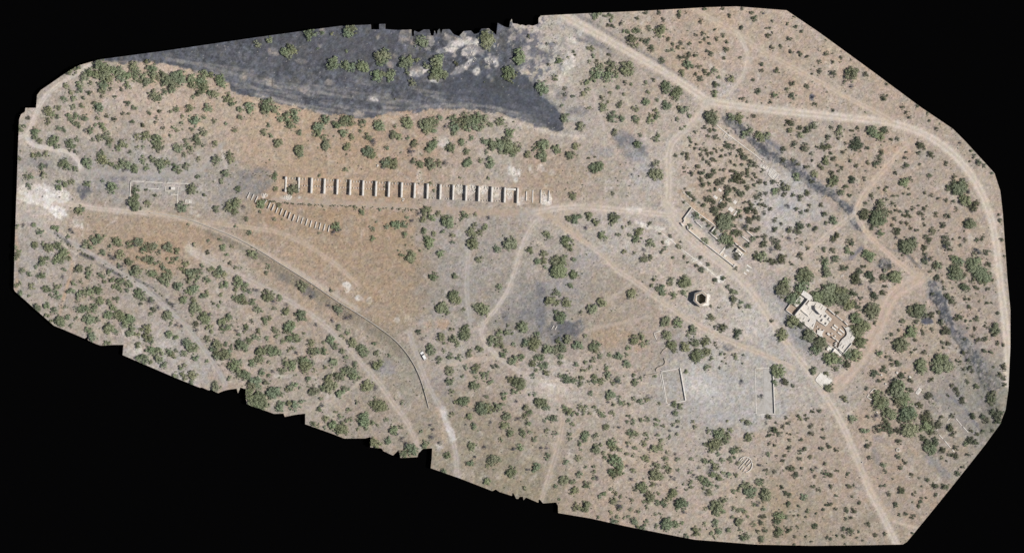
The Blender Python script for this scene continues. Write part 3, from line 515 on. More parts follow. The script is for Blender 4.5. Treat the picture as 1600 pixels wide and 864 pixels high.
# Plants read off the photograph: per area (x0, y0, default kind), then x,y,radius in quarter-pixel units.
# kinds: m green mesquite, l pale green mesquite on the slag, c dark creosote bush, d grey leafless shrub
VEG = [
(0,80,'m',"""440,120,28 480,100,16 610,90,35 650,110,35 520,160,28 560,130,30 600,150,30 640,150,35 670,180,30 630,210,30 632,240,25 700,125,28 740,130,30 740,165,25 770,155,25 825,95,30 830,120,28 785,150,22 830,165,20 880,150,25 895,185,30 860,190,15 930,110,28 945,130,30 950,165,25 905,72,18 785,212,22
1000,160,32 1030,190,35 1060,210,35 1075,165,35 1110,150,30 1110,185,30 1060,240,22 1010,255,18 1180,175,28 1190,205,28 1250,150,28 1230,190,30 1250,220,32 1240,250,20 1300,150,20 1350,180,30 1370,200,25 1355,160,18
490,205,22 490,240,22 410,215,18 440,250,16 550,250,18c 555,200,15 680,235,14c 745,235,12c 945,270,30 970,290,25 1180,285,14 1215,260,20c 1320,270,28 1290,260,20 1400,290,28 1425,320,22 1530,340,26 1540,370,22 1470,360,18 1480,405,18
395,295,18 450,295,18 515,285,12c 625,280,10c 355,350,18 450,345,18 505,335,16 580,320,16 610,355,28 605,340,20 785,320,20c 830,350,18 710,280,14c
300,370,28 320,395,22 300,430,22 355,405,16c 425,405,22 470,400,20 525,410,20 450,432,18 475,458,20 400,480,16 360,475,16 660,400,16c 600,410,14 705,420,18c 755,385,14c 790,388,10c 815,438,15c 880,455,18c 965,410,14c 955,440,10c 915,380,12c 980,370,12c 1050,375,10 1085,355,18 1165,355,26 1275,350,26 1120,400,12 1195,420,30 1200,440,22 1255,410,14 1315,430,16 1385,448,10 1440,485,16 1115,445,12 1065,470,12 1090,488,12 1180,480,14 1245,500,26 1000,475,12c 640,470,20 625,455,18 555,490,22 520,490,16d 585,455,10
220,495,24 220,520,22 245,555,18 330,545,28 310,560,20 345,580,20 435,565,28 450,580,18 475,540,15 570,548,12 610,535,20 655,525,26 680,550,20 670,575,18 755,570,26 720,600,20 770,580,18 845,525,20 895,525,26 905,515,20 960,545,30 980,575,26 985,605,22 960,580,24 1045,520,10 1085,590,26 1100,610,18 1140,550,14 1175,605,22 1150,580,16 1135,640,16 1205,540,28 1215,560,22 1250,585,12 1325,570,18 800,620,14c 845,590,10 880,592,10
620,630,20 640,670,30 610,660,20 680,690,20 760,690,28 790,700,24 720,710,18 770,730,18d 830,720,24 830,735,20 880,665,22 900,715,18 935,665,20 985,690,30 1010,680,22 990,720,24 1030,690,18 1080,715,24 1095,735,18 1145,705,22 1215,665,15 1330,670,28 1410,640,24 1415,670,22 1385,755,24 1360,800,15 1215,770,16 1460,850,18
130,475,22 155,460,12 175,412,12c 205,640,18 235,645,20 285,635,18 120,660,12 400,690,28 420,710,22 375,695,18 460,725,18 260,710,20 285,705,16d 535,680,28 540,700,22 430,610,10c 465,620,14c 170,770,20 195,770,18 265,760,22 180,830,18 440,800,18 405,815,22 365,835,20 360,800,14 535,815,20 690,835,30 680,850,20 835,850,22 1180,840,28 1355,800,12 630,795,10"""),
(400,20,'m',"""180,245,30l 215,220,28l 235,235,22l 200,260,25l 80,170,20l 10,190,22l 335,130,35l 410,125,15l 470,130,12l 565,125,30l 590,110,28l 570,100,25l
470,320,35l 485,290,22l 550,330,28l 590,335,28l 655,330,32l 670,340,26l 770,270,38l 775,300,32l 800,270,30l 790,240,22l 920,300,36l 900,315,28l 950,290,22l 1045,325,22l 990,290,14l 740,385,35l 770,380,28l 825,380,30l 830,410,22l 930,370,16l 960,430,22l 1010,180,35l 1035,190,25l 1105,310,38l 1110,360,38l 1095,390,30l 1150,385,30l 1125,280,25l 1410,150,38l 1420,190,38l 1430,170,30l 1225,315,16c 1550,370,38l 1560,400,28l 380,220,8 557,238,9
65,570,38 60,600,28 120,590,26 90,545,22 150,650,22 200,630,28 240,620,28 215,690,28 250,660,22 190,655,18 80,690,14 50,735,22 90,750,16 135,795,24 265,735,18 265,845,28 425,660,28 380,710,30 375,740,24 400,700,25 430,810,26 420,770,18 500,680,28 540,670,30 580,665,28 560,650,22 540,740,26 585,765,18 560,825,22 650,680,24 640,730,10 690,765,24 715,790,20d 760,700,32 745,680,22 840,750,26 875,755,24 930,670,32 940,690,25 1040,690,34 1070,680,36 1050,720,26 1100,670,28 1130,645,18 1100,720,22 1160,700,18d 1210,655,26 1220,700,30 1260,680,30 1290,650,32 1320,660,35 1360,650,35 1400,660,28 1330,700,30 1380,710,26 1290,710,22 1220,740,18 1440,690,18 1500,670,26 1400,790,20 1320,770,16 1265,795,20 1195,830,24 1100,790,20 1080,820,26 1060,840,20 975,800,18 935,770,14 860,700,12 800,830,12 690,850,30 1295,850,15 1460,800,28 1500,810,28 1540,780,30 1560,740,28 1550,820,30 945,850,18d"""),
(800,0,'m',"""40,345,40 45,370,30 10,455,22 290,375,24 185,540,38 190,550,28 330,725,28 425,780,28 105,225,12c 215,270,8c 225,400,10c 375,318,9c 390,338,9c 495,300,16 470,297,10 345,355,8 265,480,18 500,345,14 520,380,12c 595,343,13c 475,382,9 610,410,34 705,420,40 700,435,28 525,450,34 545,410,22 590,475,32 640,465,16 500,490,20 455,510,18 560,660,24 555,640,16 550,605,16c 665,645,20 325,545,14c 375,590,14c 435,580,16 465,555,16 320,580,14c 305,650,12 470,665,12 620,720,30 670,730,20 760,670,20 755,730,22 770,745,18 850,745,22 890,710,20 885,680,16 850,710,15 635,815,20 825,630,24 890,615,10 835,570,12 945,540,32 940,520,20 1010,570,32 1000,590,25 1020,550,18 945,650,26 960,650,20 1055,675,26 1030,660,16 1015,735,12 1090,710,14 695,510,16c 735,520,9 868,492,14c 820,510,15 655,540,14 600,570,9 590,630,10 690,578,9 740,450,14
820,80,15c 900,82,15c 925,122,14c 1030,98,18c 1030,75,14 772,117,14c 672,145,16c 620,165,16c 575,100,14 605,100,16 610,125,14 590,160,12c 530,90,20 500,95,18 510,115,14 915,190,36 840,175,16 775,185,20 750,195,14 715,195,14 685,195,10 740,250,32c 725,235,22c 755,280,18 830,260,22c 860,300,22c 795,245,12c 918,375,20c 955,310,12 985,310,12 1045,450,20 962,243,13c 990,272,12c 1037,266,12c 1020,295,13c 1052,298,8c 1088,272,12c 1080,330,16c 1090,350,14c 1028,352,16c 1060,355,14c 1130,340,16c 1078,395,28 1110,405,16c 1130,215,10c 1172,210,15c 1180,245,13c 1158,267,9c 1213,267,11c 1207,230,8c 1255,240,13c 1293,220,14c 1317,262,14c 1315,305,18c 1198,313,14c 1225,335,17c 1303,360,10c 1400,357,10c 1160,135,16c 1332,100,15c 1412,170,17c 1490,115,20c 1470,80,12c 1545,85,10d 1245,185,9c 1150,410,16c 1180,435,16c 1185,450,14c 1210,460,12c 1125,460,14c 1155,485,18c 1245,435,18 1270,475,10 1340,485,24 1255,520,22c 1248,575,20 1480,492,11c 1512,563,20c 1412,610,16c 1442,627,7c 1535,397,16c 1533,435,14c 1225,725,40 1235,740,30 1205,710,25 1350,715,24 1390,735,26 1400,715,20 1485,717,16c 1450,805,26 1420,830,22 1520,840,30 1560,830,25 1185,55,12c 1290,55,12c 1412,55,10c 1560,175,8c 1565,220,12c
1125,815,14c 1180,785,15c 1215,800,16c 1245,800,14c 1250,845,18c 1040,790,10 1065,778,8 1200,840,12c 1090,845,8 885,845,24 790,832,12"""),
(1200,0,'c',"""25,132,9 10,175,9 5,220,16 28,203,7 28,297,17 82,288,13 120,153,11 172,165,13 210,197,13 130,243,18 142,320,15 197,332,16 238,350,13 357,333,17 317,379,13 398,383,11 446,357,11 319,437,17 397,452,23 470,508,14 490,445,22 510,460,38m 530,440,26m 603,458,18 510,535,14d 57,436,18 37,590,18m 15,627,14 152,515,19 120,552,15 150,592,21 242,530,17 275,600,18d 285,640,16 398,680,10 715,603,22 727,523,10 825,657,15 852,688,15 870,723,14 920,652,14 982,692,9 990,747,10 1037,790,12 270,457,8 160,105,8
130,750,22 145,765,18 142,805,20m 240,800,26 195,790,18 200,830,20m 283,773,24m 388,785,13 442,812,26m 440,780,12 518,803,12 555,790,16 365,840,20 635,800,30m 660,820,28m 690,840,28m 705,795,22 720,810,18 545,850,18 760,855,14 795,855,14 105,775,9 435,850,10"""),
(0,280,'m',"""820,150,36 835,165,30 830,85,24 840,110,20 905,155,20 955,100,13c 900,68,10c 1120,175,32 1180,65,30 1255,98,12c 490,190,24 470,195,15 510,190,18 1435,170,36 1400,170,26 1460,140,26 1440,205,20 1330,185,20 1490,170,16d 1518,245,15 1450,290,10 1530,330,15 1465,60,16 1155,280,8
345,298,20 325,300,14 210,285,16 245,325,20 105,290,12 145,285,14d 430,310,16d 450,330,14d 420,355,14 520,400,24 540,395,18 575,370,24 610,365,26 590,385,22 560,415,18 640,350,10 725,385,26 710,370,18 740,405,16 680,415,16 800,400,22 845,385,24 870,390,20 860,370,16 830,405,18d 880,430,24 920,420,26 950,410,18 960,400,14 1030,415,28 1050,430,22 1085,440,20 975,448,16c 1275,448,16c 1188,405,12 1285,378,10 1350,370,10 1375,420,20 1425,413,10 1393,465,12 1545,455,28 1560,470,20
220,405,22 205,415,16 265,395,12 305,420,26 360,410,26 340,400,18 290,415,20 390,450,28 400,470,24 360,480,26 340,505,18 375,500,18 430,485,14 270,500,26 250,510,22 290,490,16 135,560,18 110,470,22 115,445,16 95,415,14 100,485,16 180,580,16 260,590,20 240,595,16 220,540,12 395,548,16 485,555,26 490,540,18 555,555,22 550,590,22 625,590,22 650,630,16 455,635,16 495,630,12 390,595,12d
630,455,20 680,470,20d 740,465,26 700,490,18d 745,450,16 800,510,26 790,500,18 845,485,12 750,535,22d 735,530,15 840,555,30 850,580,26 820,570,22 890,487,20 935,500,26 950,580,22 920,570,20 940,590,18 1000,540,18 1010,610,30 1040,590,24 1030,570,18 1020,640,22 980,610,16 980,515,12 1055,515,16 1085,490,14 1060,490,10 1030,490,10 1140,515,22 1130,560,18 1105,550,14 1165,575,26 1180,600,28 1160,620,22 1220,570,26 1195,570,18 1215,610,15 1240,530,14 1295,550,18 1270,620,20 1355,570,26 1330,590,24 1380,590,20 1350,545,16 1310,545,12 1410,515,14c 1447,540,12 1460,630,30 1455,610,22 1510,650,20 1500,680,16 1385,650,24 1360,655,16 1450,680,16 1530,685,16d
675,570,18 695,620,18 740,630,24 755,620,16 720,660,18 735,675,18 790,640,20 805,650,16 700,660,14
120,640,14 95,655,14 195,660,20 290,675,18 270,670,16 310,680,14 355,655,20 340,690,16 355,715,22 315,715,12 445,685,18 420,690,12 125,705,18 180,715,9 490,710,22 530,700,26 550,690,26 510,690,20 600,675,24 605,690,20 480,735,14 570,725,14 610,750,24 620,740,18 670,755,18 715,735,18 700,790,20 690,780,14 780,685,15
860,710,28 850,690,20 880,725,22 840,700,18 925,750,24d 930,740,16 865,765,11c 945,800,20c 925,825,14 970,790,18d 1030,830,24 1020,845,20 1060,770,18d 1030,740,14d
1100,660,24 1085,655,22c 1160,690,22 1195,665,28 1180,680,22 1130,730,24 1125,745,18 1190,740,18 1200,790,30 1190,770,22 1230,800,16 1260,710,20 1275,695,15 1235,715,15 1180,820,18 1310,760,14c 1345,775,10 1355,755,9 1360,710,14 1480,730,26 1500,745,26 1450,735,20 1435,725,12 1555,755,22 1265,845,30 1250,835,22 1400,850,14 1410,845,16 1530,690,14 1565,680,12d
225,785,24 240,795,16 290,775,20 335,805,20 370,855,20 285,835,10 300,835,10 415,850,14 405,785,10 480,795,22 520,790,24 545,795,20 500,810,18 580,785,22 575,800,18 660,830,24 700,835,20 740,830,24 760,850,22 790,855,24 550,855,30 600,855,16"""),
(0,440,'m',"""370,240,28 375,255,24 345,235,14 420,218,12 470,230,14 440,268,14 320,240,12 280,205,9 545,240,24 560,225,22 580,235,18 520,235,16 545,295,22 570,340,26 560,330,18 665,200,20 660,220,16 720,205,22 740,215,24 790,230,30 770,260,26 810,245,24 770,240,22 670,290,32 675,275,24 710,300,22 660,310,18 810,290,22 800,315,24 785,320,16 845,325,18 865,295,12 905,285,28 910,340,28 925,360,20 890,340,18 1030,205,24 1040,225,20 1040,320,24 1080,345,18 1050,262,12 1085,265,16d 1115,275,13d 850,390,18 845,400,14 920,420,26 940,425,18 975,450,30 970,420,18 980,475,22 885,475,28 850,475,20 925,495,14 1010,515,20 1035,430,22 1060,455,22 1130,440,22 1145,375,26 1150,395,20 1185,410,28 1195,400,22 1200,470,22 1085,420,12 1110,530,16 1130,515,14 1185,570,26 1180,580,20 1125,580,24 1080,575,18 1175,620,16 1325,650,26 1325,630,20 1410,595,15 645,375,14 670,375,14
1200,265,20c 1205,300,16d 1290,290,24 1255,230,30 1275,240,22 1280,355,20 1270,345,14 1330,385,28 1310,410,22 1350,395,18 1370,445,34 1390,450,30 1340,460,26 1330,440,24 1410,440,20 1440,515,34 1455,540,22 1410,510,20 1470,495,18 1365,250,24 1380,240,20 1370,265,18d 1400,280,18 1365,295,18 1410,215,20 1395,225,14 1515,290,22 1510,275,14 1545,240,14c 1485,390,34 1500,400,26 1470,380,20 1385,380,15 1420,400,14 1470,325,14 1530,365,20 1560,340,18 1450,300,14d 1550,500,20 1545,490,14 1500,575,30 1520,580,26 1470,570,22 1560,610,28 1540,640,28 1530,690,30 1560,700,26 1545,750,26 1270,488,12"""),
(400,420,'m',"""285,105,30 290,120,22 75,165,32 90,170,24 60,170,20 145,180,18 110,200,20d 10,130,12d 65,25,12 510,250,26 495,240,20 450,225,18d 560,300,22d 470,315,16d 585,290,16d 340,170,16d 370,345,14d 185,265,24 190,255,18 275,285,32 280,270,24 305,310,14 10,240,24 30,250,16 115,248,14 190,220,12d 465,130,13
55,310,18 85,305,15 60,335,15 205,360,32 210,345,24 190,385,22 225,335,16 125,380,18 130,410,16 105,365,12 20,380,18 10,420,16 70,425,14 295,398,10 240,420,26 200,430,20 260,430,18 165,445,14 215,430,18 335,455,22 350,455,16 465,440,26 460,425,18 490,475,20 415,452,10 510,358,18 565,388,16 530,418,14 590,450,28 600,460,22 655,500,28 650,485,22 665,520,22 635,490,18 725,452,14 535,508,18 530,500,14 745,520,18 735,515,12 818,532,10 555,550,18
100,500,30 125,505,26 70,490,20 140,515,20 30,510,30 40,505,22 15,515,18 350,510,28 385,500,22 420,505,22 340,500,18 230,485,14 205,497,14 250,515,16d 20,560,24 35,560,16 80,572,10 190,575,26 220,595,26 235,580,18 280,570,28 310,570,26 310,600,34 290,590,22 340,580,22 360,625,12 160,620,24 175,625,16 35,630,22 105,625,14d 80,650,14 475,575,26 480,565,18 425,605,14 612,585,18 745,590,28 760,580,22 735,600,20 705,580,18d 570,620,28 590,620,24 600,630,20 540,625,20 515,660,28 500,655,20 610,660,28 590,655,20 640,665,12 455,675,26 440,680,22 460,720,34 440,725,28 480,715,24 410,730,20 320,678,18 685,720,32 700,715,24 665,735,20 735,730,18d 360,755,28 345,760,20 520,760,26 510,770,18 540,735,18 235,710,20 210,730,18 190,740,12 10,690,26 15,720,20 65,695,22 110,760,36 90,765,28 130,750,26 155,770,16 150,840,28 140,850,22 30,800,40 20,780,30 40,830,34 10,840,30 240,835,30 215,830,24 280,815,16 735,835,28 760,840,34 785,850,20 705,825,14 410,840,20d 270,730,8 575,740,10 620,818,12 575,855,12 400,790,14 730,785,8
1090,45,24 1220,45,16 1495,115,22 1215,165,30 1220,190,28 1240,195,22 1195,165,22 1140,240,32 1150,235,28 1160,265,24 1120,240,20 1395,250,34 1380,240,28 1410,270,22 1350,235,20 1275,248,10 1000,385,18c 1135,418,24 1145,420,18 1020,432,12d 1200,370,14 1285,390,32 1280,415,28 1295,370,24 1260,415,18 1215,435,26 1240,460,18 1200,430,18 1155,455,10 1075,495,26 1080,510,22 1065,475,18 1155,500,12 1190,535,20 1315,515,20 1310,530,16 1248,545,18 1125,560,20 1365,490,16 1390,500,18 1460,595,16c 1480,595,14c 1490,390,22 1455,440,26 1490,440,24 1440,450,20 1510,468,18 1480,470,16 1545,395,22 1525,520,24 1565,565,18 1545,345,10
1190,625,26 1180,615,18 1205,630,14 1290,605,16 1350,610,24 1360,600,18 1335,630,16 1405,648,24 1270,658,12 1355,668,12 1190,690,24 1180,695,16 1440,690,18 1340,718,26 1325,715,20 1355,715,18 1560,675,20 1200,760,18 1275,815,28 1255,820,22 1230,815,16 1295,805,18 1415,783,14 1520,765,18 1525,798,14 1390,855,40 1430,855,30 1480,845,28 1500,835,22 900,820,14"""),
(800,420,'m',"""290,20,40 310,15,30 260,15,28 380,38,24 375,40,18 355,105,18 275,150,24 240,195,30 230,190,24 285,210,18 335,205,26 340,215,20 345,230,16 495,250,30 500,240,24 555,205,28 545,200,20 735,158,28 740,150,24 300,300,30 310,295,24 285,305,20 268,262,14 425,270,12 65,360,32 75,370,24 60,340,20 155,400,16 10,465,14 5,395,10 130,455,34 150,445,28 135,475,26 90,450,24 75,470,16 340,430,24 330,435,18 285,445,18 400,465,28 415,475,20 450,408,14 215,490,28 240,500,24 270,500,22 300,480,28 310,490,20 320,495,16 300,540,18 500,475,28 525,465,22 515,495,20 490,485,18 55,545,22 15,560,26 165,545,24 180,545,18 145,545,14 130,580,22 125,585,16 205,590,20 180,600,20 215,635,20 145,620,12 130,655,16 395,590,16 300,580,16
500,560,18 455,573,14 440,620,16 430,665,18 485,605,12 650,535,24 660,535,18 600,525,14 540,530,14 540,545,10 510,665,20 550,695,22 545,690,16 585,640,22 590,655,18 580,610,14 510,690,18 470,695,12 335,675,26 345,685,20 385,685,20 420,705,18 300,655,14 650,690,22d 650,680,18 620,705,14 705,580,22 710,590,16 715,485,16 705,525,14 755,695,20 750,700,16 745,655,12 790,670,12
750,435,28 755,440,22 800,415,22 830,450,14 800,465,16 45,700,38 60,705,30 30,695,24 15,755,18 110,768,9 140,768,12 175,820,30 200,830,22 210,850,20 160,810,20 85,850,20 30,815,14d 485,763,16 605,770,26 615,780,20 590,785,18 625,830,14 660,790,12 670,820,15 690,825,14 750,795,14 790,815,18 830,800,16 840,790,18d 725,830,12 430,850,22 460,845,14 510,850,14 330,850,20 590,815,14d
875,62,16 855,105,12 980,75,22 965,92,14 915,115,24 920,130,20 930,155,18 895,120,16 1060,85,36 1070,80,30 1045,90,24 1060,150,18 1050,145,12 988,162,20 1165,8,18c 1245,75,16c 1297,60,15c 1328,110,12c 1355,140,20 1370,145,16 1358,190,26c 1405,210,16 1450,230,17 1400,237,10c 1222,228,9c 1270,238,7c 1220,300,22 1225,295,16 940,320,26 955,310,20 925,335,18 1015,330,28 1025,335,22 1105,375,26 1110,380,20 1290,358,28c 1305,355,18c 1245,355,14c 1380,395,26c 1375,415,20c 1395,385,16c 1190,445,26 1185,455,18 1085,410,14 955,405,28 960,415,24 980,460,28 985,470,22 1000,500,16 1060,480,30 1065,475,24 1120,450,26 1130,460,18 1135,535,36 1140,515,26 1130,545,24 1200,510,24 1190,505,18 1200,605,18 1190,605,12 1285,520,12 1365,530,14 1380,545,14 1225,550,14 1305,525,8c 1275,605,8c 1070,630,14 1410,690,18d 1000,830,20 1035,845,18 880,660,12 905,825,10 1245,452,7c 1250,470,7c 1260,485,7c 1290,570,7c 1310,545,6c 1315,580,6c 1420,530,8c 1415,578,7c 1530,780,18d"""),
(1200,220,'c',"""160,25,20 225,40,26 225,55,20 350,35,26 370,40,20 335,50,16 305,40,14 270,75,15 385,75,14 360,125,26m 350,130,20 405,110,18 275,122,10 235,160,18 325,165,20 185,145,16 95,55,18 90,120,18 155,120,12 540,25,34 550,40,28 560,20,26 510,30,20 610,45,15 462,70,13 695,70,18 680,110,24 660,145,22 618,137,15 543,153,15 505,120,13 478,16,9 600,188,7 455,165,12 435,185,10 425,150,8
395,200,20 400,245,28m 385,270,22m 415,235,20 515,240,22 520,250,18 595,235,14 480,280,17 450,315,24m 500,340,16 280,210,24m 268,250,16 178,225,24m 245,320,20 200,350,20 155,333,15 175,420,16 205,440,12 240,430,12 250,400,13 345,450,18 330,395,15 355,505,13 400,490,24m 395,480,18 295,545,20 15,420,13 45,490,16 40,545,20 130,545,20 200,530,26 180,555,24 190,515,18 60,310,18 45,315,20m 95,290,24 115,290,22m 100,325,18 85,265,18 35,255,18 80,510,10 250,520,12 125,400,18d 50,625,24 60,650,22 25,670,20d 30,605,16 130,600,20d 245,660,12 205,630,12 200,705,24 85,720,28 85,740,22 40,750,20 15,740,20 150,762,10 135,745,7 345,665,17 395,675,18 415,590,24 420,580,18 400,610,18 500,625,24 520,630,15 485,675,20m 520,690,15 412,730,24m 345,740,26m 350,770,22m 355,805,32m 225,820,40m 250,835,34m 195,835,26m 215,805,26m 110,858,18m 460,785,22 485,775,14 615,710,32m 600,695,22m 640,715,22m 615,820,24 625,830,18 565,800,20 585,770,15 540,835,26 550,860,20 780,835,34m 770,830,26m 795,840,26m 720,800,14m 712,840,20m 690,570,20m 635,540,13 690,420,40m 680,470,45m 660,490,36m 700,490,30m 695,385,26m 650,460,28m 590,450,32 600,440,24 580,470,20 637,337,14 597,385,14 708,355,7
838,255,28m 825,260,20m 870,238,18 783,192,16 850,155,20 843,108,14 935,145,9 925,78,15 1000,85,22 940,30,26 950,40,20 925,25,16 993,217,16 1092,140,16 850,72,8 1180,15,14d 1265,95,14 1245,60,14 1290,135,20 1325,150,14 1240,130,8 1375,200,10 735,285,10 720,305,12m 680,290,8 765,338,10 832,323,8 863,328,10 865,297,7 795,338,8 730,360,9 760,385,12 785,400,8 855,437,15 890,418,15 750,440,14 785,430,13 780,480,13 815,435,10 870,465,14 850,465,14 830,460,14 820,500,11 850,508,12 758,518,13 878,535,14 912,550,12 960,515,11 955,472,14 930,445,12 945,450,12 960,420,12 925,400,9 975,405,8 1030,453,17 1045,355,10 1000,335,14 965,325,14 1093,367,14 1135,375,14 1150,420,15 1090,465,14 1110,460,16 1075,515,18 1070,525,12 1008,555,20m 1175,285,40m 1160,300,36m 1190,300,34m 1140,270,26 1110,292,20 1200,260,26m 1140,225,18 1200,240,14 1210,370,34m 1195,360,24m 1230,315,24d 1260,405,30 1275,390,22 1250,435,14d 1240,510,34m 1225,515,26m 1205,555,6 785,560,26 800,545,18 790,595,16d 855,640,42m 830,645,34m 885,630,34m 850,670,26m 965,650,18 970,590,16 990,600,18 955,670,14 985,620,13 1085,590,24 1090,620,26 1100,650,24 1080,650,20d 1120,665,16 970,720,24d 960,740,22 965,700,16 1005,720,15 1040,770,26m 1025,775,20 1060,760,14 1140,720,24m 1175,745,26m 1165,735,24m 1150,800,32m 1165,820,28m 1130,830,24m 1160,780,22d 1285,670,26d 1300,690,18d 1260,690,14 1345,685,18 1285,610,16 1315,600,13 1210,610,14 1265,740,34m 1260,770,38m 1290,790,30m 1310,820,38m 1330,830,30m 1245,750,24m 1350,760,18 1135,605,8 1180,595,9 1180,640,10 1435,605,13 1422,490,13 1415,452,8 1450,710,9 825,703,8 1210,825,16 1040,840,18 993,805,10"""),
(1200,420,'c',"""95,125,40m 85,140,32m 110,90,28m 70,130,24m 160,180,38m 140,190,30m 180,150,28m 205,110,36m 225,105,28m 150,325,36m 165,315,28m 205,345,22 85,410,34m 90,400,28m 305,165,36m 320,180,28m 290,160,26m 370,130,40m 360,160,36m 385,180,40m 370,200,28m 400,120,28m 450,140,38m 450,180,44m 470,160,34m 430,170,30m 440,200,26m 490,220,34m 510,215,26m 540,215,24 560,245,18 520,150,24 535,155,18 570,178,15 655,170,26 650,160,18 710,150,18 640,260,42m 650,270,34m 620,250,28 660,240,22m 545,310,34m 590,340,36m 600,350,28m 530,300,26m 545,380,38m 560,390,28m 525,370,22m 565,450,32m 575,460,26m 550,435,22m 600,440,15 540,530,32m 550,520,24m 525,545,20m 490,520,28m 480,530,20 250,410,38m 260,420,30m 235,390,22 320,460,38m 330,450,28m 300,480,22m 290,500,30m 300,495,24 385,550,38m 400,560,28m 370,535,22m 440,570,22m 485,590,26 490,585,20 415,610,17m 415,530,18 285,625,24m 280,635,18 358,640,16m 378,727,26m 370,725,20m 470,795,22m 60,630,36m 75,640,28m 45,610,22m 40,700,20m 85,685,16d 100,690,22 115,705,16 150,718,13 25,318,12 425,270,12 660,330,15
535,60,28 530,80,20 560,20,22 625,35,24 640,70,20 575,95,16d 630,125,18d 645,150,14 712,55,22 718,105,15 700,145,12 780,50,34m 1010,155,15
900,255,36m 930,260,40m 940,250,30m 880,250,24m 960,290,22 1000,285,24 910,325,18 825,328,18m 1035,55,18 1070,80,10 1100,170,22 1140,195,22 1120,200,16 1150,10,38m 1175,50,30m 1205,115,28 1215,120,22 1190,105,18 1270,10,30m 1300,30,38m 1330,50,36m 1320,70,26m 1255,75,18 1270,115,15 1290,120,14 1350,125,14 1380,70,10 1080,120,14 1080,380,28 1100,385,22 1062,325,20 1065,335,14 1045,265,16 1150,300,20 1170,290,18 1190,300,13 1235,235,15 1210,185,12 1240,187,10 1280,305,18 1345,213,12 1370,210,7 1297,200,7 1300,257,10d 1408,268,13 1215,320,9 1245,320,8 1270,365,13 1230,365,8 1335,355,14 1390,350,24m 1395,380,26m 1380,375,20m 1390,410,18 1340,430,15 1325,435,12 1255,410,14 1285,440,18 1200,430,14 1070,450,13 1110,455,18 1075,485,10 1410,458,15 1445,465,14 1330,500,18 1365,512,15 1205,510,17 1230,560,16 1175,570,14 1155,560,9 1240,610,18 1255,625,14 1200,615,10 1385,600,9 1445,600,20 1450,615,14 1420,650,18 1450,670,18 1450,710,15 1380,765,24 1365,800,30 1375,815,22 1225,690,15 1280,720,20 1155,740,18 1130,715,15 1190,800,20 1195,820,16 1165,770,12 1105,775,9 1160,735,12
805,375,10 760,400,12 875,385,34m 870,375,24m 885,400,22m 730,425,8 820,460,38m 800,470,34m 840,470,28m 795,440,22 905,435,13 1005,373,14 950,400,10 945,375,10 955,515,16 880,515,10 905,495,10 685,518,20m 755,555,12 800,580,20 790,575,15 760,585,12 725,540,10 935,590,34m 940,610,32m 925,580,24m 945,570,22m 1060,560,40m 1080,590,44m 1040,590,38m 1100,600,30m 1050,610,32m 1030,620,24m 1080,550,26m 1130,605,15 710,620,20 710,600,14 655,640,24 650,650,18 825,655,24 820,650,18 875,690,15 870,680,12 997,683,18 610,735,15 680,690,15 710,680,9 785,700,30 775,680,24d 800,720,36m 790,760,40m 820,760,38m 770,740,28 830,790,36m 800,810,32m 850,820,34m 870,745,20 740,750,20 690,800,36m 680,830,34m 665,780,26m 710,830,28m 670,760,18m 720,815,24m 650,780,16 985,780,22 990,770,16 930,840,20 920,830,15 770,720,20"""),
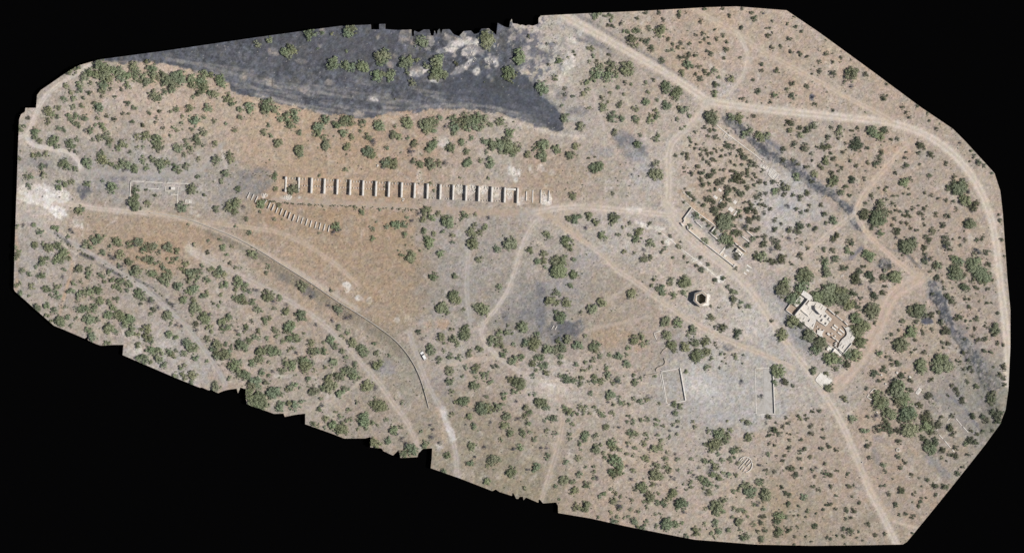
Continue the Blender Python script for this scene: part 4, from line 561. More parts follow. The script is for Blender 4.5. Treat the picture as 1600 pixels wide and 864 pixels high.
(1180,640,'c',"""90,45,18 75,40,14 265,35,11 355,10,13 395,5,12 280,55,14m 315,55,14 310,35,9 205,82,12 175,105,16 110,130,26 120,125,20 150,150,18 80,160,12 130,80,9 70,80,9d 345,100,17 415,120,9 345,145,18 415,170,15 210,185,11 285,185,12 220,150,7 195,145,6 190,48,10
600,55,26m 672,125,24m 750,120,26 745,40,24d 690,215,24 703,290,16 453,220,17 500,245,16 408,240,17 790,335,18m 800,375,12 210,237,18 300,237,17 275,255,17 85,270,15m 120,215,10 85,210,9 130,280,9 180,285,11 272,300,15 340,290,13 430,330,11m 170,315,14 30,340,18d 65,367,13 120,378,13 215,360,22 235,360,18 245,400,20 288,360,10 350,370,13 375,355,13d 370,410,10 430,390,20 465,405,18 503,373,14 570,392,14 25,440,22m 40,435,15 65,520,36m 60,530,28m 60,500,22 75,540,20 165,475,12 190,510,18 210,525,15 200,575,18 205,580,13 355,470,15 390,490,12 470,472,17 578,467,17 605,462,8 300,530,20m 295,540,14 265,590,10 495,530,10 595,530,8 440,580,12 460,575,12 420,615,14 495,608,10 560,615,18 605,615,18 610,625,12 635,568,13 590,660,13 555,668,10 325,620,11m 375,635,8 240,650,7 265,648,7 310,657,7 145,645,28m 160,650,20m 195,655,16 130,690,24 140,685,18 145,745,26m 135,765,20 150,740,18 205,735,20 200,740,14 45,660,20 30,690,16 45,690,14 60,735,17 20,740,16 40,795,20m 35,800,14 50,605,14m 15,580,20d 365,712,18 370,705,12 255,715,9 245,775,10 310,775,8 345,807,9 440,780,11 465,790,10 500,770,9 540,777,13 545,735,18 585,750,22m 590,745,15 575,735,12 690,700,13 700,710,8 740,765,14 735,770,9 795,760,12 637,745,9 625,785,8 660,800,7 550,825,8 240,827,8
820,20,38m 840,30,28m 800,10,22m 925,30,42m 950,20,40m 970,40,30m 890,60,20 910,50,22m 790,105,28 825,100,26 830,135,22 875,125,24 800,65,18 690,45,12 945,120,44m 930,130,36m 965,120,34m 990,125,14 880,195,20 875,290,18 925,325,11 910,310,8 895,350,16 960,403,15 820,515,16 895,495,22 905,490,16 845,425,7 790,462,10 770,468,9 860,580,17 862,575,12 925,635,13 970,650,15 960,660,10 882,645,11 1000,590,12 1015,565,12 1020,540,9 970,520,10 985,505,8 1050,540,8 965,565,6 1110,522,13 1105,465,20 1090,460,14 1160,470,20 1165,480,15 1180,470,12 1055,430,16 1005,420,7 1025,470,7 965,755,10
1040,100,32m 1060,110,30m 1050,60,30 1075,90,26 1030,40,24 1090,140,26 1130,90,26 1120,95,20 1060,230,28m 1080,240,30m 1090,255,20m 1060,200,22 1045,215,20 1100,195,26 1105,205,20 1030,170,20 1195,110,26 1190,120,18 1215,150,20 1210,40,18 1140,45,15 1060,20,24 1150,250,22 1150,240,15 1230,235,18 1225,285,22 1215,280,15 1190,270,12 1140,295,10 1175,315,8 1320,185,24 1350,205,22 1310,190,18 1290,210,16m 1325,125,15 1360,150,16 1395,130,12 1335,40,20 1330,45,14 1415,60,22 1395,45,20 1425,70,16 1455,130,14 1305,275,14 1275,350,14 1245,390,18 1240,385,12 1450,20,20 1490,40,30 1490,70,26 1480,20,26 1510,20,20"""),
(780,640,'m',"""45,40,26 50,45,20 185,20,20 155,35,16 120,55,20d 180,75,18 335,55,24 330,60,18d 300,50,14 275,70,10 25,100,22 35,95,18 60,95,14 70,140,24 75,145,18 145,135,20 190,135,14 150,160,9 295,132,16 345,148,16 222,180,17 10,185,14 130,230,20 85,245,20d 258,235,15d 295,235,10d 300,280,16 290,295,12 75,380,30 80,395,22 75,365,22 225,352,26 235,350,20 175,370,15d 155,480,13 5,305,12 410,320,18 430,10,26 450,20,18 425,65,12 450,90,14 435,150,16 432,180,12 490,205,16 530,165,26 535,150,20 525,185,15 590,158,18 500,245,8 555,20,10 480,25,10 515,15,15 485,295,18 495,398,18 490,385,12 400,430,26 390,440,20 450,437,18 350,465,11 460,500,24 465,490,18 540,460,22 530,470,15 475,595,24 535,590,30 530,610,20 370,550,8
630,30,18 645,40,12 695,22,18 615,10,14 655,105,20 670,105,14 735,108,13d 590,240,26 600,255,20 595,230,18 625,215,14 695,205,26 700,230,24 735,240,18 680,210,16 790,200,14 790,225,10d 835,238,15 820,145,24 800,140,18 840,150,16 885,205,16 895,220,12 910,180,10 900,152,14 795,40,13 825,70,14 870,65,16 910,55,16 785,75,10 820,85,10 970,60,16 965,90,12 1005,98,13 1045,130,10d 975,160,14 995,190,15 1045,168,12 1070,90,11 1095,75,11 1095,150,13 1100,105,13d 1080,25,20 1190,75,10 1205,105,13 945,240,26 985,230,20 960,250,16 640,265,12 650,295,14 685,275,14 785,270,13 825,280,10 580,345,10 530,352,9 580,378,13 710,315,32 740,330,24 720,300,20 745,365,28 720,385,30 700,395,22 690,380,20 785,345,13d 825,370,17 600,415,18d 580,415,12 810,425,18d 905,300,20 880,300,14 920,290,14d 1020,305,18 1035,265,13 1080,272,12d 965,335,22 975,345,15 1095,305,14 1025,345,18 1045,370,18 1100,375,13 960,400,34 970,405,26 945,405,22 990,415,20 835,487,16c 880,470,30 870,465,24 885,490,20 940,460,16 970,455,12d 640,510,16 650,515,10 715,510,16 690,485,12 745,535,10 615,535,12 700,560,20 710,550,14 740,590,26d 740,600,18 685,630,14 815,550,12 855,620,13 925,530,28 930,550,26 920,555,22 965,575,18 910,595,13 890,560,10 1065,510,26 1075,505,20 1040,545,16 1010,575,20 1020,560,16 1055,520,18 1120,575,34 1110,570,26 1130,580,24 1100,600,18 1135,630,16d 980,510,10 805,607,10 725,655,12 770,660,9 793,657,9 830,680,22 835,690,16 905,685,14 705,680,20 720,690,15 880,720,20 850,715,15 1030,700,34 1020,715,28 1040,685,24 1025,680,20 1080,705,20 1085,695,14 1122,695,13 960,710,14 960,640,9 990,635,8 610,660,10 1205,745,26 1215,750,20 1150,770,16 1170,455,14 1180,470,14 1175,440,12 1145,490,8 1130,455,7 1090,475,7 1055,410,13d 1075,425,13d
1280,125,16 1350,155,30 1330,145,24 1390,180,26 1400,160,20 1370,130,22 1320,210,32 1350,205,26 1300,215,24 1300,245,22 1340,225,22 1260,210,10 1345,270,14 1420,125,16 1435,255,20 1460,240,18 1425,260,14 1490,255,12d 1420,305,17 1450,290,10 1465,325,14 1370,310,15 1310,325,22 1330,350,24 1300,370,22d 1310,395,20 1260,310,16 1265,320,10 1180,305,13 1230,350,13d 1170,380,14 1195,400,15d 1240,420,20 1265,440,24 1280,450,18 1300,460,18 1340,405,16 1355,425,20 1375,385,13 1410,403,18 1450,400,15 1340,468,12 1290,510,20 1255,488,12 1335,600,38 1345,590,28 1325,580,24 1330,625,20 1315,570,18 1380,550,20 1375,615,18 1265,605,12 1510,460,24 1500,470,18 1540,500,32 1545,515,26 1520,500,20 1560,490,20 1440,500,15 1475,490,15 1430,655,12 1325,695,22 1335,685,16 1265,700,13 1350,745,20 1355,740,14 1300,755,14 1325,780,13 1405,740,16 1410,735,12 1470,685,24 1480,675,18 1460,695,18 1440,605,15 1470,615,14 1510,625,14 1495,610,12 1525,652,9 1560,700,16 1500,780,22 1525,775,20 1490,780,14 1480,735,14 1530,80,18 1520,85,12 1490,65,12 1535,170,26 1530,165,20 1400,70,8 1565,580,10"""),
(380,600,'m',"""740,215,36 745,235,28 750,200,24 795,235,16 825,250,9 755,270,14 705,275,9 835,135,34 860,140,22 800,115,14 510,215,20 600,200,16 555,250,28 560,265,22 545,245,18 605,265,36 620,280,26 595,290,22 640,220,14 660,215,12 440,250,20 420,245,14 500,265,10 570,170,10 640,160,12 470,160,18 878,220,14 920,285,26 930,275,20 970,262,13 890,345,20 895,350,14 805,360,28 825,370,24 795,350,18 975,335,16d 1000,365,20d 1030,400,32 1050,410,26 1010,385,22 980,430,20 1000,430,18 1115,370,22 1120,365,14 1155,325,20d 1150,250,14d 1160,275,14d 1205,360,15d 1090,290,12 945,305,14d 1280,185,16 1390,200,20 1395,195,16 1420,260,20 1415,245,16d 1365,250,8d 1510,170,18 1515,240,12d 1410,380,26 1400,375,20 1480,385,17d 1250,440,20 1245,435,14 1425,445,15d 1390,487,20 1395,490,14 1530,465,30 1545,455,24 1520,475,20 1500,505,12 1495,595,22 1500,600,16 1235,535,18"""),
(800,220,'c',"""1008,92,12 1050,80,11 1075,105,16 1075,85,12 1090,35,9 1125,45,12 1160,55,11 1100,10,9 1135,20,9 1160,85,13 1175,110,11 1140,160,18 1105,200,18 1055,165,9 1060,190,8 1165,195,20 1160,240,18 1175,270,20 1210,210,22 1200,220,16 1240,190,18 1195,130,11 1215,145,13 1200,85,13 1190,60,12 1230,115,13 1250,120,11 1225,80,11 1260,65,9 1245,50,9 1285,100,13 1290,60,9 1320,25,24 1340,40,18 1365,40,14 1405,70,18 1390,60,12 1430,105,22 1420,90,15 1465,125,18 1490,150,17 1460,150,13 1445,175,14 1345,130,11 1370,150,10 1410,150,10 1380,95,9 1340,80,10 1310,90,8 1300,180,10 1280,180,9 1345,185,12 1370,190,10 1380,230,30 1400,240,26 1390,210,18 1350,245,18 1420,205,15 1450,220,16 1445,200,12 1280,250,24 1265,260,20 1300,235,15 1215,265,15 1250,300,13 1215,305,14 1490,205,14 1540,185,12 1520,250,17 1500,230,9 1490,270,12 1445,285,18 1430,260,13 1480,240,9 1330,290,22 1320,320,20 1335,310,16 1370,295,15 1405,330,20 1390,320,18 1420,320,14 1560,260,12 1525,330,13 1505,345,18 1555,320,13 1305,350,20 1330,370,18 1295,400,26 1300,390,20 1200,360,24 1230,375,22 1180,395,18 1245,430,30 1240,425,24 1150,380,8 1120,360,15 1085,320,18 1060,297,7 1055,377,10 1100,340,12 1465,385,18 1470,410,20 1450,430,22 1440,425,18 1490,430,17 1430,380,14 1400,430,18m 1300,500,45m 1310,490,40m 1290,520,32m 1325,520,30m 1330,460,22 1265,480,22 1360,525,16 1355,475,20 1380,470,15 1410,465,14 1430,525,22d 1435,535,18 1460,490,24 1455,480,18 1490,470,18 1500,440,16 1375,565,24 1395,565,20 1345,565,13 1480,550,18 1500,550,14 1520,475,18 1545,445,14 1475,605,18m 1445,640,20 1500,680,10 1550,590,18 1540,635,22 1555,625,16 1510,590,14 1515,540,14 1535,710,30m 1490,715,20 1520,720,22 1560,740,14 1530,365,8 1540,390,13 1520,395,12 1555,405,10 1095,418,8
1130,465,20m 1120,450,14 1095,525,16m 1205,515,16 1175,485,12 1185,618,22m 1245,560,20 1235,550,14 1300,595,30m 1290,610,26m 1330,610,28m 1345,620,22m 1335,645,22 1380,710,24 1375,785,14
195,25,34m 190,50,28m 180,95,28m 200,110,20m 165,30,22m 100,85,20m 30,40,28m 20,60,24m 8,85,18m 135,55,16m 275,50,26m 275,60,20m 360,90,26m 350,85,18m 395,35,20m 385,25,15m 775,20,24m 770,30,16m 885,140,20m 890,200,36m 870,205,28m 905,210,24m 860,150,18d 520,170,34m 535,155,24m 500,175,22m 490,165,18m 550,150,16m 370,335,20m 375,350,18m 470,110,9 510,100,7 615,325,11 740,210,9d
380,480,28m 400,480,22m 350,475,18m 415,460,14m 475,460,24m 470,455,18 515,500,22m 510,505,16m 455,535,18d 630,475,30m 620,465,22m 640,480,18m 615,510,16m 555,585,26m 550,580,18m 650,578,14m 685,532,12m 725,505,13 780,560,26m 765,600,28m 790,555,18m 725,578,12m 850,630,24m 845,625,18m 870,640,14m 810,670,16d 690,680,16m 750,690,10m 810,720,24m 815,725,18m 848,717,18 925,625,10 975,583,13 910,572,8 920,680,15 945,660,13m 1022,650,15m 1035,620,8 1060,715,11 990,715,10 1080,745,8 1133,767,12 1160,790,17 1158,717,12 1205,760,11 1297,845,12 1245,855,12 845,505,10 835,520,8
205,565,18m 230,590,15m 220,580,14m 325,610,26m 345,630,28m 365,655,20m 340,600,20m 110,675,20m 115,670,14m 195,695,22m 190,690,16m 155,740,20m 195,735,20m 160,745,14m 265,740,28m 275,720,20m 315,735,28m 305,740,20m 285,800,40m 290,790,32m 270,810,28m 315,805,24m 375,730,16m 380,820,22m 375,820,18m 200,778,12m 5,625,24m 10,650,20m"""),
(400,220,'m',"""430,20,24 430,45,20 425,35,20 265,65,28 275,85,20 265,50,20 140,20,24 120,210,18 120,230,16 125,295,16 230,300,30 245,295,22 215,305,22 390,218,10 550,182,16 560,40,22 665,70,22 710,90,24 720,100,18 715,70,16 800,135,30 790,150,22 830,140,34 845,150,24 840,125,24 810,45,12 965,125,18 1005,145,22 1010,155,18 1075,140,30 1065,130,24 1080,165,18 1125,140,22 1160,140,20d 1300,135,28 1305,125,22 1290,145,20 1380,120,15 1440,135,28 1440,155,20 1440,115,18 1195,45,26 1295,70,18 1060,55,22 1090,40,20 950,70,24d 1430,230,12 1250,225,8 1095,305,9 1068,265,12 970,25,20 1265,15,18 1415,70,12 1500,70,15 1550,60,30 1540,30,34 1500,30,28 1450,30,28 1410,10,20 720,10,20d
30,390,24 40,400,18 25,380,18 30,435,10 140,395,15 115,480,12 160,480,6 490,530,26 480,560,20d 500,545,20d 510,530,18 390,567,8 610,410,12 650,435,18 655,440,12 758,420,10 925,468,10 740,497,7 695,527,7 718,543,12 805,527,15 860,515,26 870,525,18 850,505,18 912,518,20 905,505,12 960,490,16d 1000,445,18d 1045,430,28 1050,420,20 1080,470,22 1085,475,16 1025,480,20 1125,450,18 1180,500,34 1195,510,28 1170,510,24 1160,480,20 1275,455,20 1300,460,14 1350,455,12 1265,485,14 1335,520,18 1405,530,18 1325,565,28 1340,575,20 1375,560,18 1330,630,34 1340,640,26 1320,625,22 1035,555,20 1030,550,14 1095,572,16 1145,560,15 1210,580,16 1060,620,28 1065,640,24 1045,600,18 1205,622,12 1135,690,22 1130,695,15 1370,728,20 1480,665,22 1475,660,14 1555,630,36 1545,645,26 915,577,18 715,600,16 720,595,10 895,700,14 950,710,30 960,690,20 955,730,20 1005,672,8 875,672,6 920,640,6 1090,830,22 1085,835,15 1220,828,16 70,773,16 65,810,11 1430,475,16d"""),
]
# ------------------------------------------------------------------ masonry builders (coordinates in photo pixels, sizes in metres)
def wall_mesh(name, pts, thick, h, mtl, rough=.12, h_end=None, base=.6, closed=False):
    """a standing wall along a line, its top broken like old masonry"""
    W = [Vector(P(*p)) for p in pts]
    st = []
    segs = list(zip(W[:-1], W[1:])) + ([(W[-1], W[0])] if closed else [])
    for a, b in segs:
        k = max(1, int((b - a).length / 1.1))
        st += [a.lerp(b, i / k) for i in range(k)]
    if not closed: st.append(W[-1])
    n = len(st); V = []; F = []
    for i, p in enumerate(st):
        q0 = st[i - 1] if (i or closed) else st[i]; q1 = st[(i + 1) % n] if (i < n - 1 or closed) else st[i]
        t = (q1 - q0)
        if t.length < 1e-6: t = Vector((1, 0))
        t.normalize(); nn = Vector((-t.y, t.x)) * (thick / 2)
        f = i / max(1, n - 1); hh = h if h_end is None else h + (h_end - h) * f
        px, py = p.x / M + 800, 432 - p.y / M; gz = ground_z(px, py)
        zt = gz + hh * (1 + random.uniform(-rough, rough)); zb = gz - base
        j = 1 + random.uniform(-.12, .12) * (rough > 0)
        V += [(p.x + nn.x * j, p.y + nn.y * j, zb), (p.x + nn.x * j, p.y + nn.y * j, zt), (p.x - nn.x * j, p.y - nn.y * j, zt), (p.x - nn.x * j, p.y - nn.y * j, zb)]
    for i in range(n if closed else n - 1):
        a, b = 4 * i, 4 * ((i + 1) % n)
        for k in range(3): F.append([a + k, a + k + 1, b + k + 1, b + k])
    if not closed: F += [[0, 3, 2, 1], [4 * n - 4, 4 * n - 3, 4 * n - 2, 4 * n - 1]]
    return np_mesh(name, V, F, [mtl])
def slab_mesh(name, poly, h, mtl, base=1.0, bevel=True):
    bm = bmesh.new(); zg = max(ground_z(*p) for p in poly)
    vs_ = [bm.verts.new((*P(*p), zg - base)) for p in poly]
    f = bm.faces.new(vs_); f.normal_update()
    if f.normal.z < 0: f.normal_flip()
    r = bmesh.ops.extrude_face_region(bm, geom=[f])
    for v in r['geom']:
        if isinstance(v, bmesh.types.BMVert): v.co.z = zg + h
    bmesh.ops.recalc_face_normals(bm, faces=bm.faces)
    me = bpy.data.meshes.new(name); bm.to_mesh(me); bm.free(); me.materials.append(mtl); return me
def rel(o, parent):
    """parent a mesh built in world metres under an Empty that stands elsewhere"""
    o.data.transform(Matrix.Translation(-parent.location)); o.parent = parent; return o
def at_px(px, py, dz=0): return (*P(px, py), ground_z(px, py) + dz)
def wall_part(parent, name, pts, thick, h, mtl=None, **k): return rel(link(name, wall_mesh(name, pts, thick, h, mtl or MAT_PLASTER, **k)), parent)
def slab_part(parent, name, poly, h, mtl, **k): return rel(link(name, slab_mesh(name, poly, h, mtl, **k)), parent)
def lone(me, name, px, py, label, cat, group=None):
    loc = Vector(at_px(px, py)); me.transform(Matrix.Translation(-loc)); o = link(name, me); o.location = loc
    return tag(o, label, cat, group)
ORD = ['first', 'second', 'third', 'fourth', 'fifth', 'sixth', 'seventh', 'eighth', 'ninth', 'tenth', 'eleventh', 'twelfth', 'thirteenth', 'fourteenth', 'fifteenth', 'sixteenth', 'seventeenth', 'eighteenth', 'nineteenth', 'twentieth'] 

# ---- the row of oven walls
NOV = 19
for i in range(NOV):
    f = i / (NOV - 1)
    xt, yt = 447.2 + 362 * f, 276.2 + 17.7 * f; xb, yb = xt - .9, yt + 24
    t = empty('oven_wall', at_px(xt, (yt + yb) / 2), None, 'wall', 'parallel oven walls')
    thick = 1.0 if i < 2 else 1.25; h = 2.75
    if i == 0:
        wall_part(t, 'wall', [(xt, yt + 2), (xb, yb - 4)], thick, .7, rough=.1)
        wall_part(t, 'pier', [(xt - .1, yt), (xt - .2, yt + 4.5)], thick + .15, 2.7, rough=.05); wall_part(t, 'pier', [(xb, yb - 4.5), (xb, yb)], thick + .15, 2.8, rough=.05)
        lab = 'thin oven wall at the left end of the long row, low in its middle'
    elif i == 1:
        wall_part(t, 'wall', [(xt, yt + 6), (xb, yb)], thick, 1.0, rough=.15)
        wall_part(t, 'pier', [(xt, yt), (xt - .2, yt + 6)], thick + .2, 2.2, rough=.05)
        lab = 'oven wall half hidden by a round bush, second from the left end'
    else:
        wall_part(t, 'wall', [(xt, yt), (xb, yb)], thick, h, rough=.03)
        wall_part(t, 'coping', [(xt, yt + .4), (xb, yb - .4)], thick * .72, h + .12, rough=.02)
        lab = f'pale oven wall with black shadow, {ORD[i]} from the left in the long row'
        if i == 18: lab = 'pale oven wall closing the right end of the long row'
        if i == 17: lab = 'oven wall joined by a cross wall, second from the right end'
    t['label'] = lab
def box_mesh(name, sx, sy, sz, mtl, taper=.85):
    V = [(-sx/2, -sy/2, -.4), (sx/2, -sy/2, -.4), (sx/2, sy/2, -.4), (-sx/2, sy/2, -.4)]
    V += [(x * taper, y * taper, sz) for x, y, _ in V]
    return np_mesh(name, V, [[3, 2, 1, 0], [4, 5, 6, 7], [0, 1, 5, 4], [1, 2, 6, 5], [2, 3, 7, 6], [3, 0, 4, 7]], [mtl])
stub_a = box_mesh('brick_stub', .42, 1.25, .62, MAT_PLASTER); stub_b = box_mesh('brick_stub', .55, .75, .8, MAT_PLASTER)
for b in range(18):
    x0 = 447.2 + 362 * b / 18; y0 = 276.2 + 17.7 * (b + .5) / 18
    for k in range(3):
        if b in (10, 17) or random.random() < .08: continue
        px, py = x0 + 4.6 + k * 4.5, y0 + 2.4
        o = link('brick_stub', stub_a); o.location = at_px(px, py); o.rotation_euler.z = random.uniform(-.08, .08); o.scale.z = random.uniform(.7, 1.3)
        tag(o, 'low brick stub in the line along the upper ends of the oven walls', 'brick stub', 'brick stubs along the upper oven line')
    if b < 8:
        for k in range(4):
            px, py = x0 + 4.4 + k * 4.0, y0 + 12.6
            o = link('brick_stub', stub_b); o.location = at_px(px, py); o.scale.z = random.uniform(.7, 1.3)
            tag(o, 'small square brick stub in the line crossing the middle of the left oven bays', 'brick stub', 'brick stubs across the left oven bays')
    elif b in (11, 12, 14, 15, 16):
        for k in range(4):
            if random.random() < .3: continue
            o = link('brick_stub', stub_b); o.location = at_px(x0 + 4.4 + k * 4.0, y0 + 22)
            tag(o, 'small square brick stub along the lower ends of the right hand oven bays', 'brick stub', 'brick stubs along the lower right oven bays')
lone(wall_mesh('cross_wall', [(790.5, 295.6), (806, 296.3)], 1.15, 2.0, MAT_PLASTER, rough=.03), 'cross_wall', 798, 296, 'thick pale cross wall bridging the last two oven walls on the right', 'wall')
lone(wall_mesh('low_beam', [(589, 294.5), (606, 295.5), (623, 297)], .25, .45, MAT_STONE, rough=.02), 'low_beam', 606, 295.5, 'thin dark beam lying across two oven bays at mid row', 'beam')
# rubble heaps inside the broken bays
def rubble(name, n, spread, size, mtl, seed):
    r = random.Random(seed); V = []; F = []
    for _ in range(n):
        a, d = r.uniform(0, 6.283), math.sqrt(r.random())
        c = Vector((math.cos(a) * d * spread[0], math.sin(a) * d * spread[1], 0)); s = size * r.uniform(.4, 1.2)
        R = Matrix.Rotation(r.uniform(0, 6.28), 3, Vector((r.random(), r.random(), r.random() + .1)).normalized())
        b0 = len(V)
        for dx in (-1, 1):
            for dy in (-1, 1):
                for dz in (-1, 1): V.append(tuple(c + R @ Vector((dx * s * .5 * r.uniform(.7, 1.2), dy * s * .4, dz * s * .3 * r.uniform(.7, 1.2))) + Vector((0, 0, s * .15))))
        for q in ((0, 1, 3, 2), (4, 6, 7, 5), (0, 4, 5, 1), (2, 3, 7, 6), (0, 2, 6, 4), (1, 5, 7, 3)): F.append([b0 + k for k in q])
    return np_mesh(name, V, F, [mtl])
for x, y, n_, sp, sz, lab in [(457, 300, 10, (2, 1.5), .6, ''), (413.6, 305, 14, (1.6, 1.2), .9, 'white rubble heap above the first slanted stub walls'), (450, 308, 40, (2.4, 1.7), .7, 'white rubble heap below the first oven wall'),
        (657, 288, 30, (2, 3.6), .6, 'pale rubble filling the tenth oven bay'), (718, 294, 40, (2.4, 2.2), .8, 'white broken masonry in the fourteenth oven bay'), (724, 300, 18, (2.6, .7), .8, 'tilted white masonry strip low in the fourteenth oven bay'), (737, 296, 40, (2.6, 2.6), .7, 'white broken masonry in the fifteenth oven bay'), (757, 294, 36, (2.4, 2.6), .7, 'white broken masonry in the sixteenth oven bay'),
        (775, 297, 24, (2.4, 1.6), .6, 'scattered masonry in the seventeenth oven bay'), (796, 303, 30, (1.6, 2.4), .8, 'white broken masonry in the walled last oven bay'), (849, 309, 16, (1.4, 3.4), .6, 'pale rubble beside the third low foundation wall'), (858, 312, 14, (1.6, 3), .6, 'pale rubble around the rightmost low foundation wall'),
        (591, 260, 5, (1.2, .6), 1.2, 'white boulders left of the trees above the oven row'), (603, 266, 6, (1, 2), .4, ''), (1195, 262, 20, (2.2, 1.2), .6, 'white rubble at the lower end of the cemetery wall'), (810, 270, 14, (2.6, 3.2), .7, 'pale rubble slope above the last oven wall'), (630, 312, 4, (.8, .8), .9, 'white fallen block below the tenth oven wall'),
        (735, 92, 18, (3.5, 5), .7, 'white rocks scattered on the pale slag gully'), (766, 96, 12, (3, 2), .7, 'white rocks right of the pale slag gully'), (1308, 470, 6, (1.4, .6), .6, 'small pale stones above the trees of the plaster ruin'), (468, 309, 7, (2, 1), .5, 'pale stones below the second oven wall'), (1315, 431, 7, (1.2, .8), .7, 'white stones between trees above the plaster ruin'),
        (1330, 497, 24, (3, 2), .6, 'pale fallen stone beside the upper right wall of the plaster ruin'), (1318, 498, 12, (2.2, 1.4), .5, '')]:
    if not lab: continue
    if n_ <= 60:
        t = empty('rubble_pile', at_px(x, y), lab, 'rubble', 'piles of fallen masonry'); r_ = random.Random(int(x * 7 + y))
        for q in range(n_):
            a_, d_ = r_.uniform(0, 6.283), math.sqrt(r_.random())
            s_ = link('stone', rubble('stone', 1, (0, 0), sz, MAT_PLASTER, int(x * 7 + y) + q), t); s_.location = (math.cos(a_) * d_ * sp[0], math.sin(a_) * d_ * sp[1], 0)
        continue
    me = rubble('rubble_pile', n_, sp, sz, MAT_PLASTER if y > 120 else MAT_CONC, int(x * 7 + y))
    o = link('rubble_pile', me); o.location = at_px(x, y); tag(o, lab, 'rubble', 'piles of fallen masonry')
# ---- low foundation walls right of the ovens
for k, (x, y0, y1, lab) in enumerate([(822.6, 299, 314, 'low foundation wall nearest the last oven wall'), (832.6, 297, 317, 'faint low foundation wall, second past the last oven wall'), (845.4, 297, 318, 'long low foundation wall with rubble on its right, third past the ovens'), (858, 298, 314.5, 'rightmost low foundation wall past the ovens, deep in rubble')]):
    lone(wall_mesh('foundation_wall', [(x, y0), (x - .5, y1)], .6, .75 if k != 1 else .35, MAT_PLASTER, rough=.2), 'foundation_wall', x, (y0 + y1) / 2, lab, 'wall', 'low foundation walls right of the ovens')
# ---- row of slanted stub walls
BUT = [(388.3,305.3,.85),(394.6,308.3,.8),(400.8,311.6,.95),(415,316,.75),(420.6,321.4,1.15),(426.6,324.6,1.3),(432.8,328,1.0),(439.5,331,1.3),(446.1,334,1.5),(452.2,337,1.55),(458.8,340.4,1.4),(465.6,342.6,.85),(472,344.8,.75),(479,347.3,.9),(485.7,350,.95),(493.2,352,.8),(499.9,353.6,.85),(506.8,355.5,.85),(513.8,357.2,.95)]
for k, (x, y, h) in enumerate(BUT):
    f = k / 18; dx, dy = 2.3 - 1.1 * f, 4.7 + .6 * f
    if k == 3: dy *= .6
    lab = f'narrow slanted stub wall, {ORD[k]} from the left in the short row' if k < 18 else 'narrow slanted stub wall at the right end of the short row, by a bush'
    lone(wall_mesh('stub_wall', [(x + dx, y - dy), (x - dx, y + dy)], .48, h, MAT_PLASTER, rough=.08), 'stub_wall', x, y, lab, 'wall', 'row of slanted stub walls')
lone(wall_mesh('terrace_wall', [(409, 312), (421, 312.4), (432, 315), (450, 316), (480, 318), (530, 320), (590, 323), (653, 326.5)], .45, .35, MAT_STONE, rough=.35), 'terrace_wall', 530, 320, 'long low stone terrace edge running below the oven row', 'wall')
lone(wall_mesh('bank_wall', [(396, 271.6), (408, 272.6), (427, 272.2)], .5, .9, MAT_STONE, rough=.25), 'bank_wall', 410, 272.5, 'short dark stone bank wall left of the oven row', 'wall')
# ---- the long curved retaining wall
me = wall_mesh('curved_wall', WALLC, .55, .32, MAT_STONE, rough=.06, base=2.2)
curved = lone(me, 'curved_wall', 558, 488.7, 'long thin curved retaining wall sweeping across the lower left desert', 'wall')
me = wall_mesh('coping', [(x + .25, y) for x, y in WALLC], .26, .42, MAT_CONC, rough=.05); o = link('coping', me); rel(o, curved)
# ---- hexagonal tower
hz = lambda x, y: (1040 + x / 13.09, 420 + y / 13.09)
HO = [hz(*p) for p in [(588, 497), (748, 447), (853, 528), (836, 692), (700, 772), (558, 655)]]
HI = [hz(*p) for p in [(638, 548), (735, 500), (820, 570), (805, 682), (702, 722), (634, 655)]]
tw = empty('hexagonal_tower', at_px(1094, 467), 'hollow hexagonal masonry tower casting a black shadow beside the road', 'tower')
zb = ground_z(1094, 467)
def ring(name, A, B, z0, z1, mtl):
    n = len(A); V = [(*P(*p), z) for L, z in ((A, z0), (A, z1), (B, z1), (B, z0)) for p in L]; F = []
    for i in range(n):
        j = (i + 1) % n
        for r in range(3): F.append([r * n + i, r * n + j, (r + 1) * n + j, (r + 1) * n + i])
    return np_mesh(name, V, F, [mtl])
def mix(A, B, f): return [(a[0] * (1 - f) + b[0] * f, a[1] * (1 - f) + b[1] * f) for a, b in zip(A, B)]
rel(link('wall', ring('wall', HO, HI, zb - 1.5, zb + 5.4, MAT_PLASTER)), tw)
rel(link('coping', ring('coping', mix(HO, HI, .30), mix(HO, HI, .78), zb + 5.3, zb + 5.52, MAT_BRICK)), tw)
rel(link('plinth', ring('plinth', [(1094.5 + (x - 1094.5) * 1.09, 466.5 + (y - 466.5) * 1.09) for x, y in HO], mix(HO, HI, .3), zb - .8, zb + 1.0, MAT_STONE)), tw)
slab_part(tw, 'annex', [hz(*p) for p in [(842, 512), (872, 505), (916, 540), (890, 742), (862, 752), (742, 758), (760, 730), (838, 700), (852, 530)]], 2.2, MAT_PLASTER)
wall_part(tw, 'annex_opening', [hz(903, 585), hz(886, 700)], .35, 2.35, MAT_STONE, rough=.05)
slab_part(tw, 'floor', mix(HO, HI, .85), -.3, MAT_SHADE_FLOOR, base=1.5)
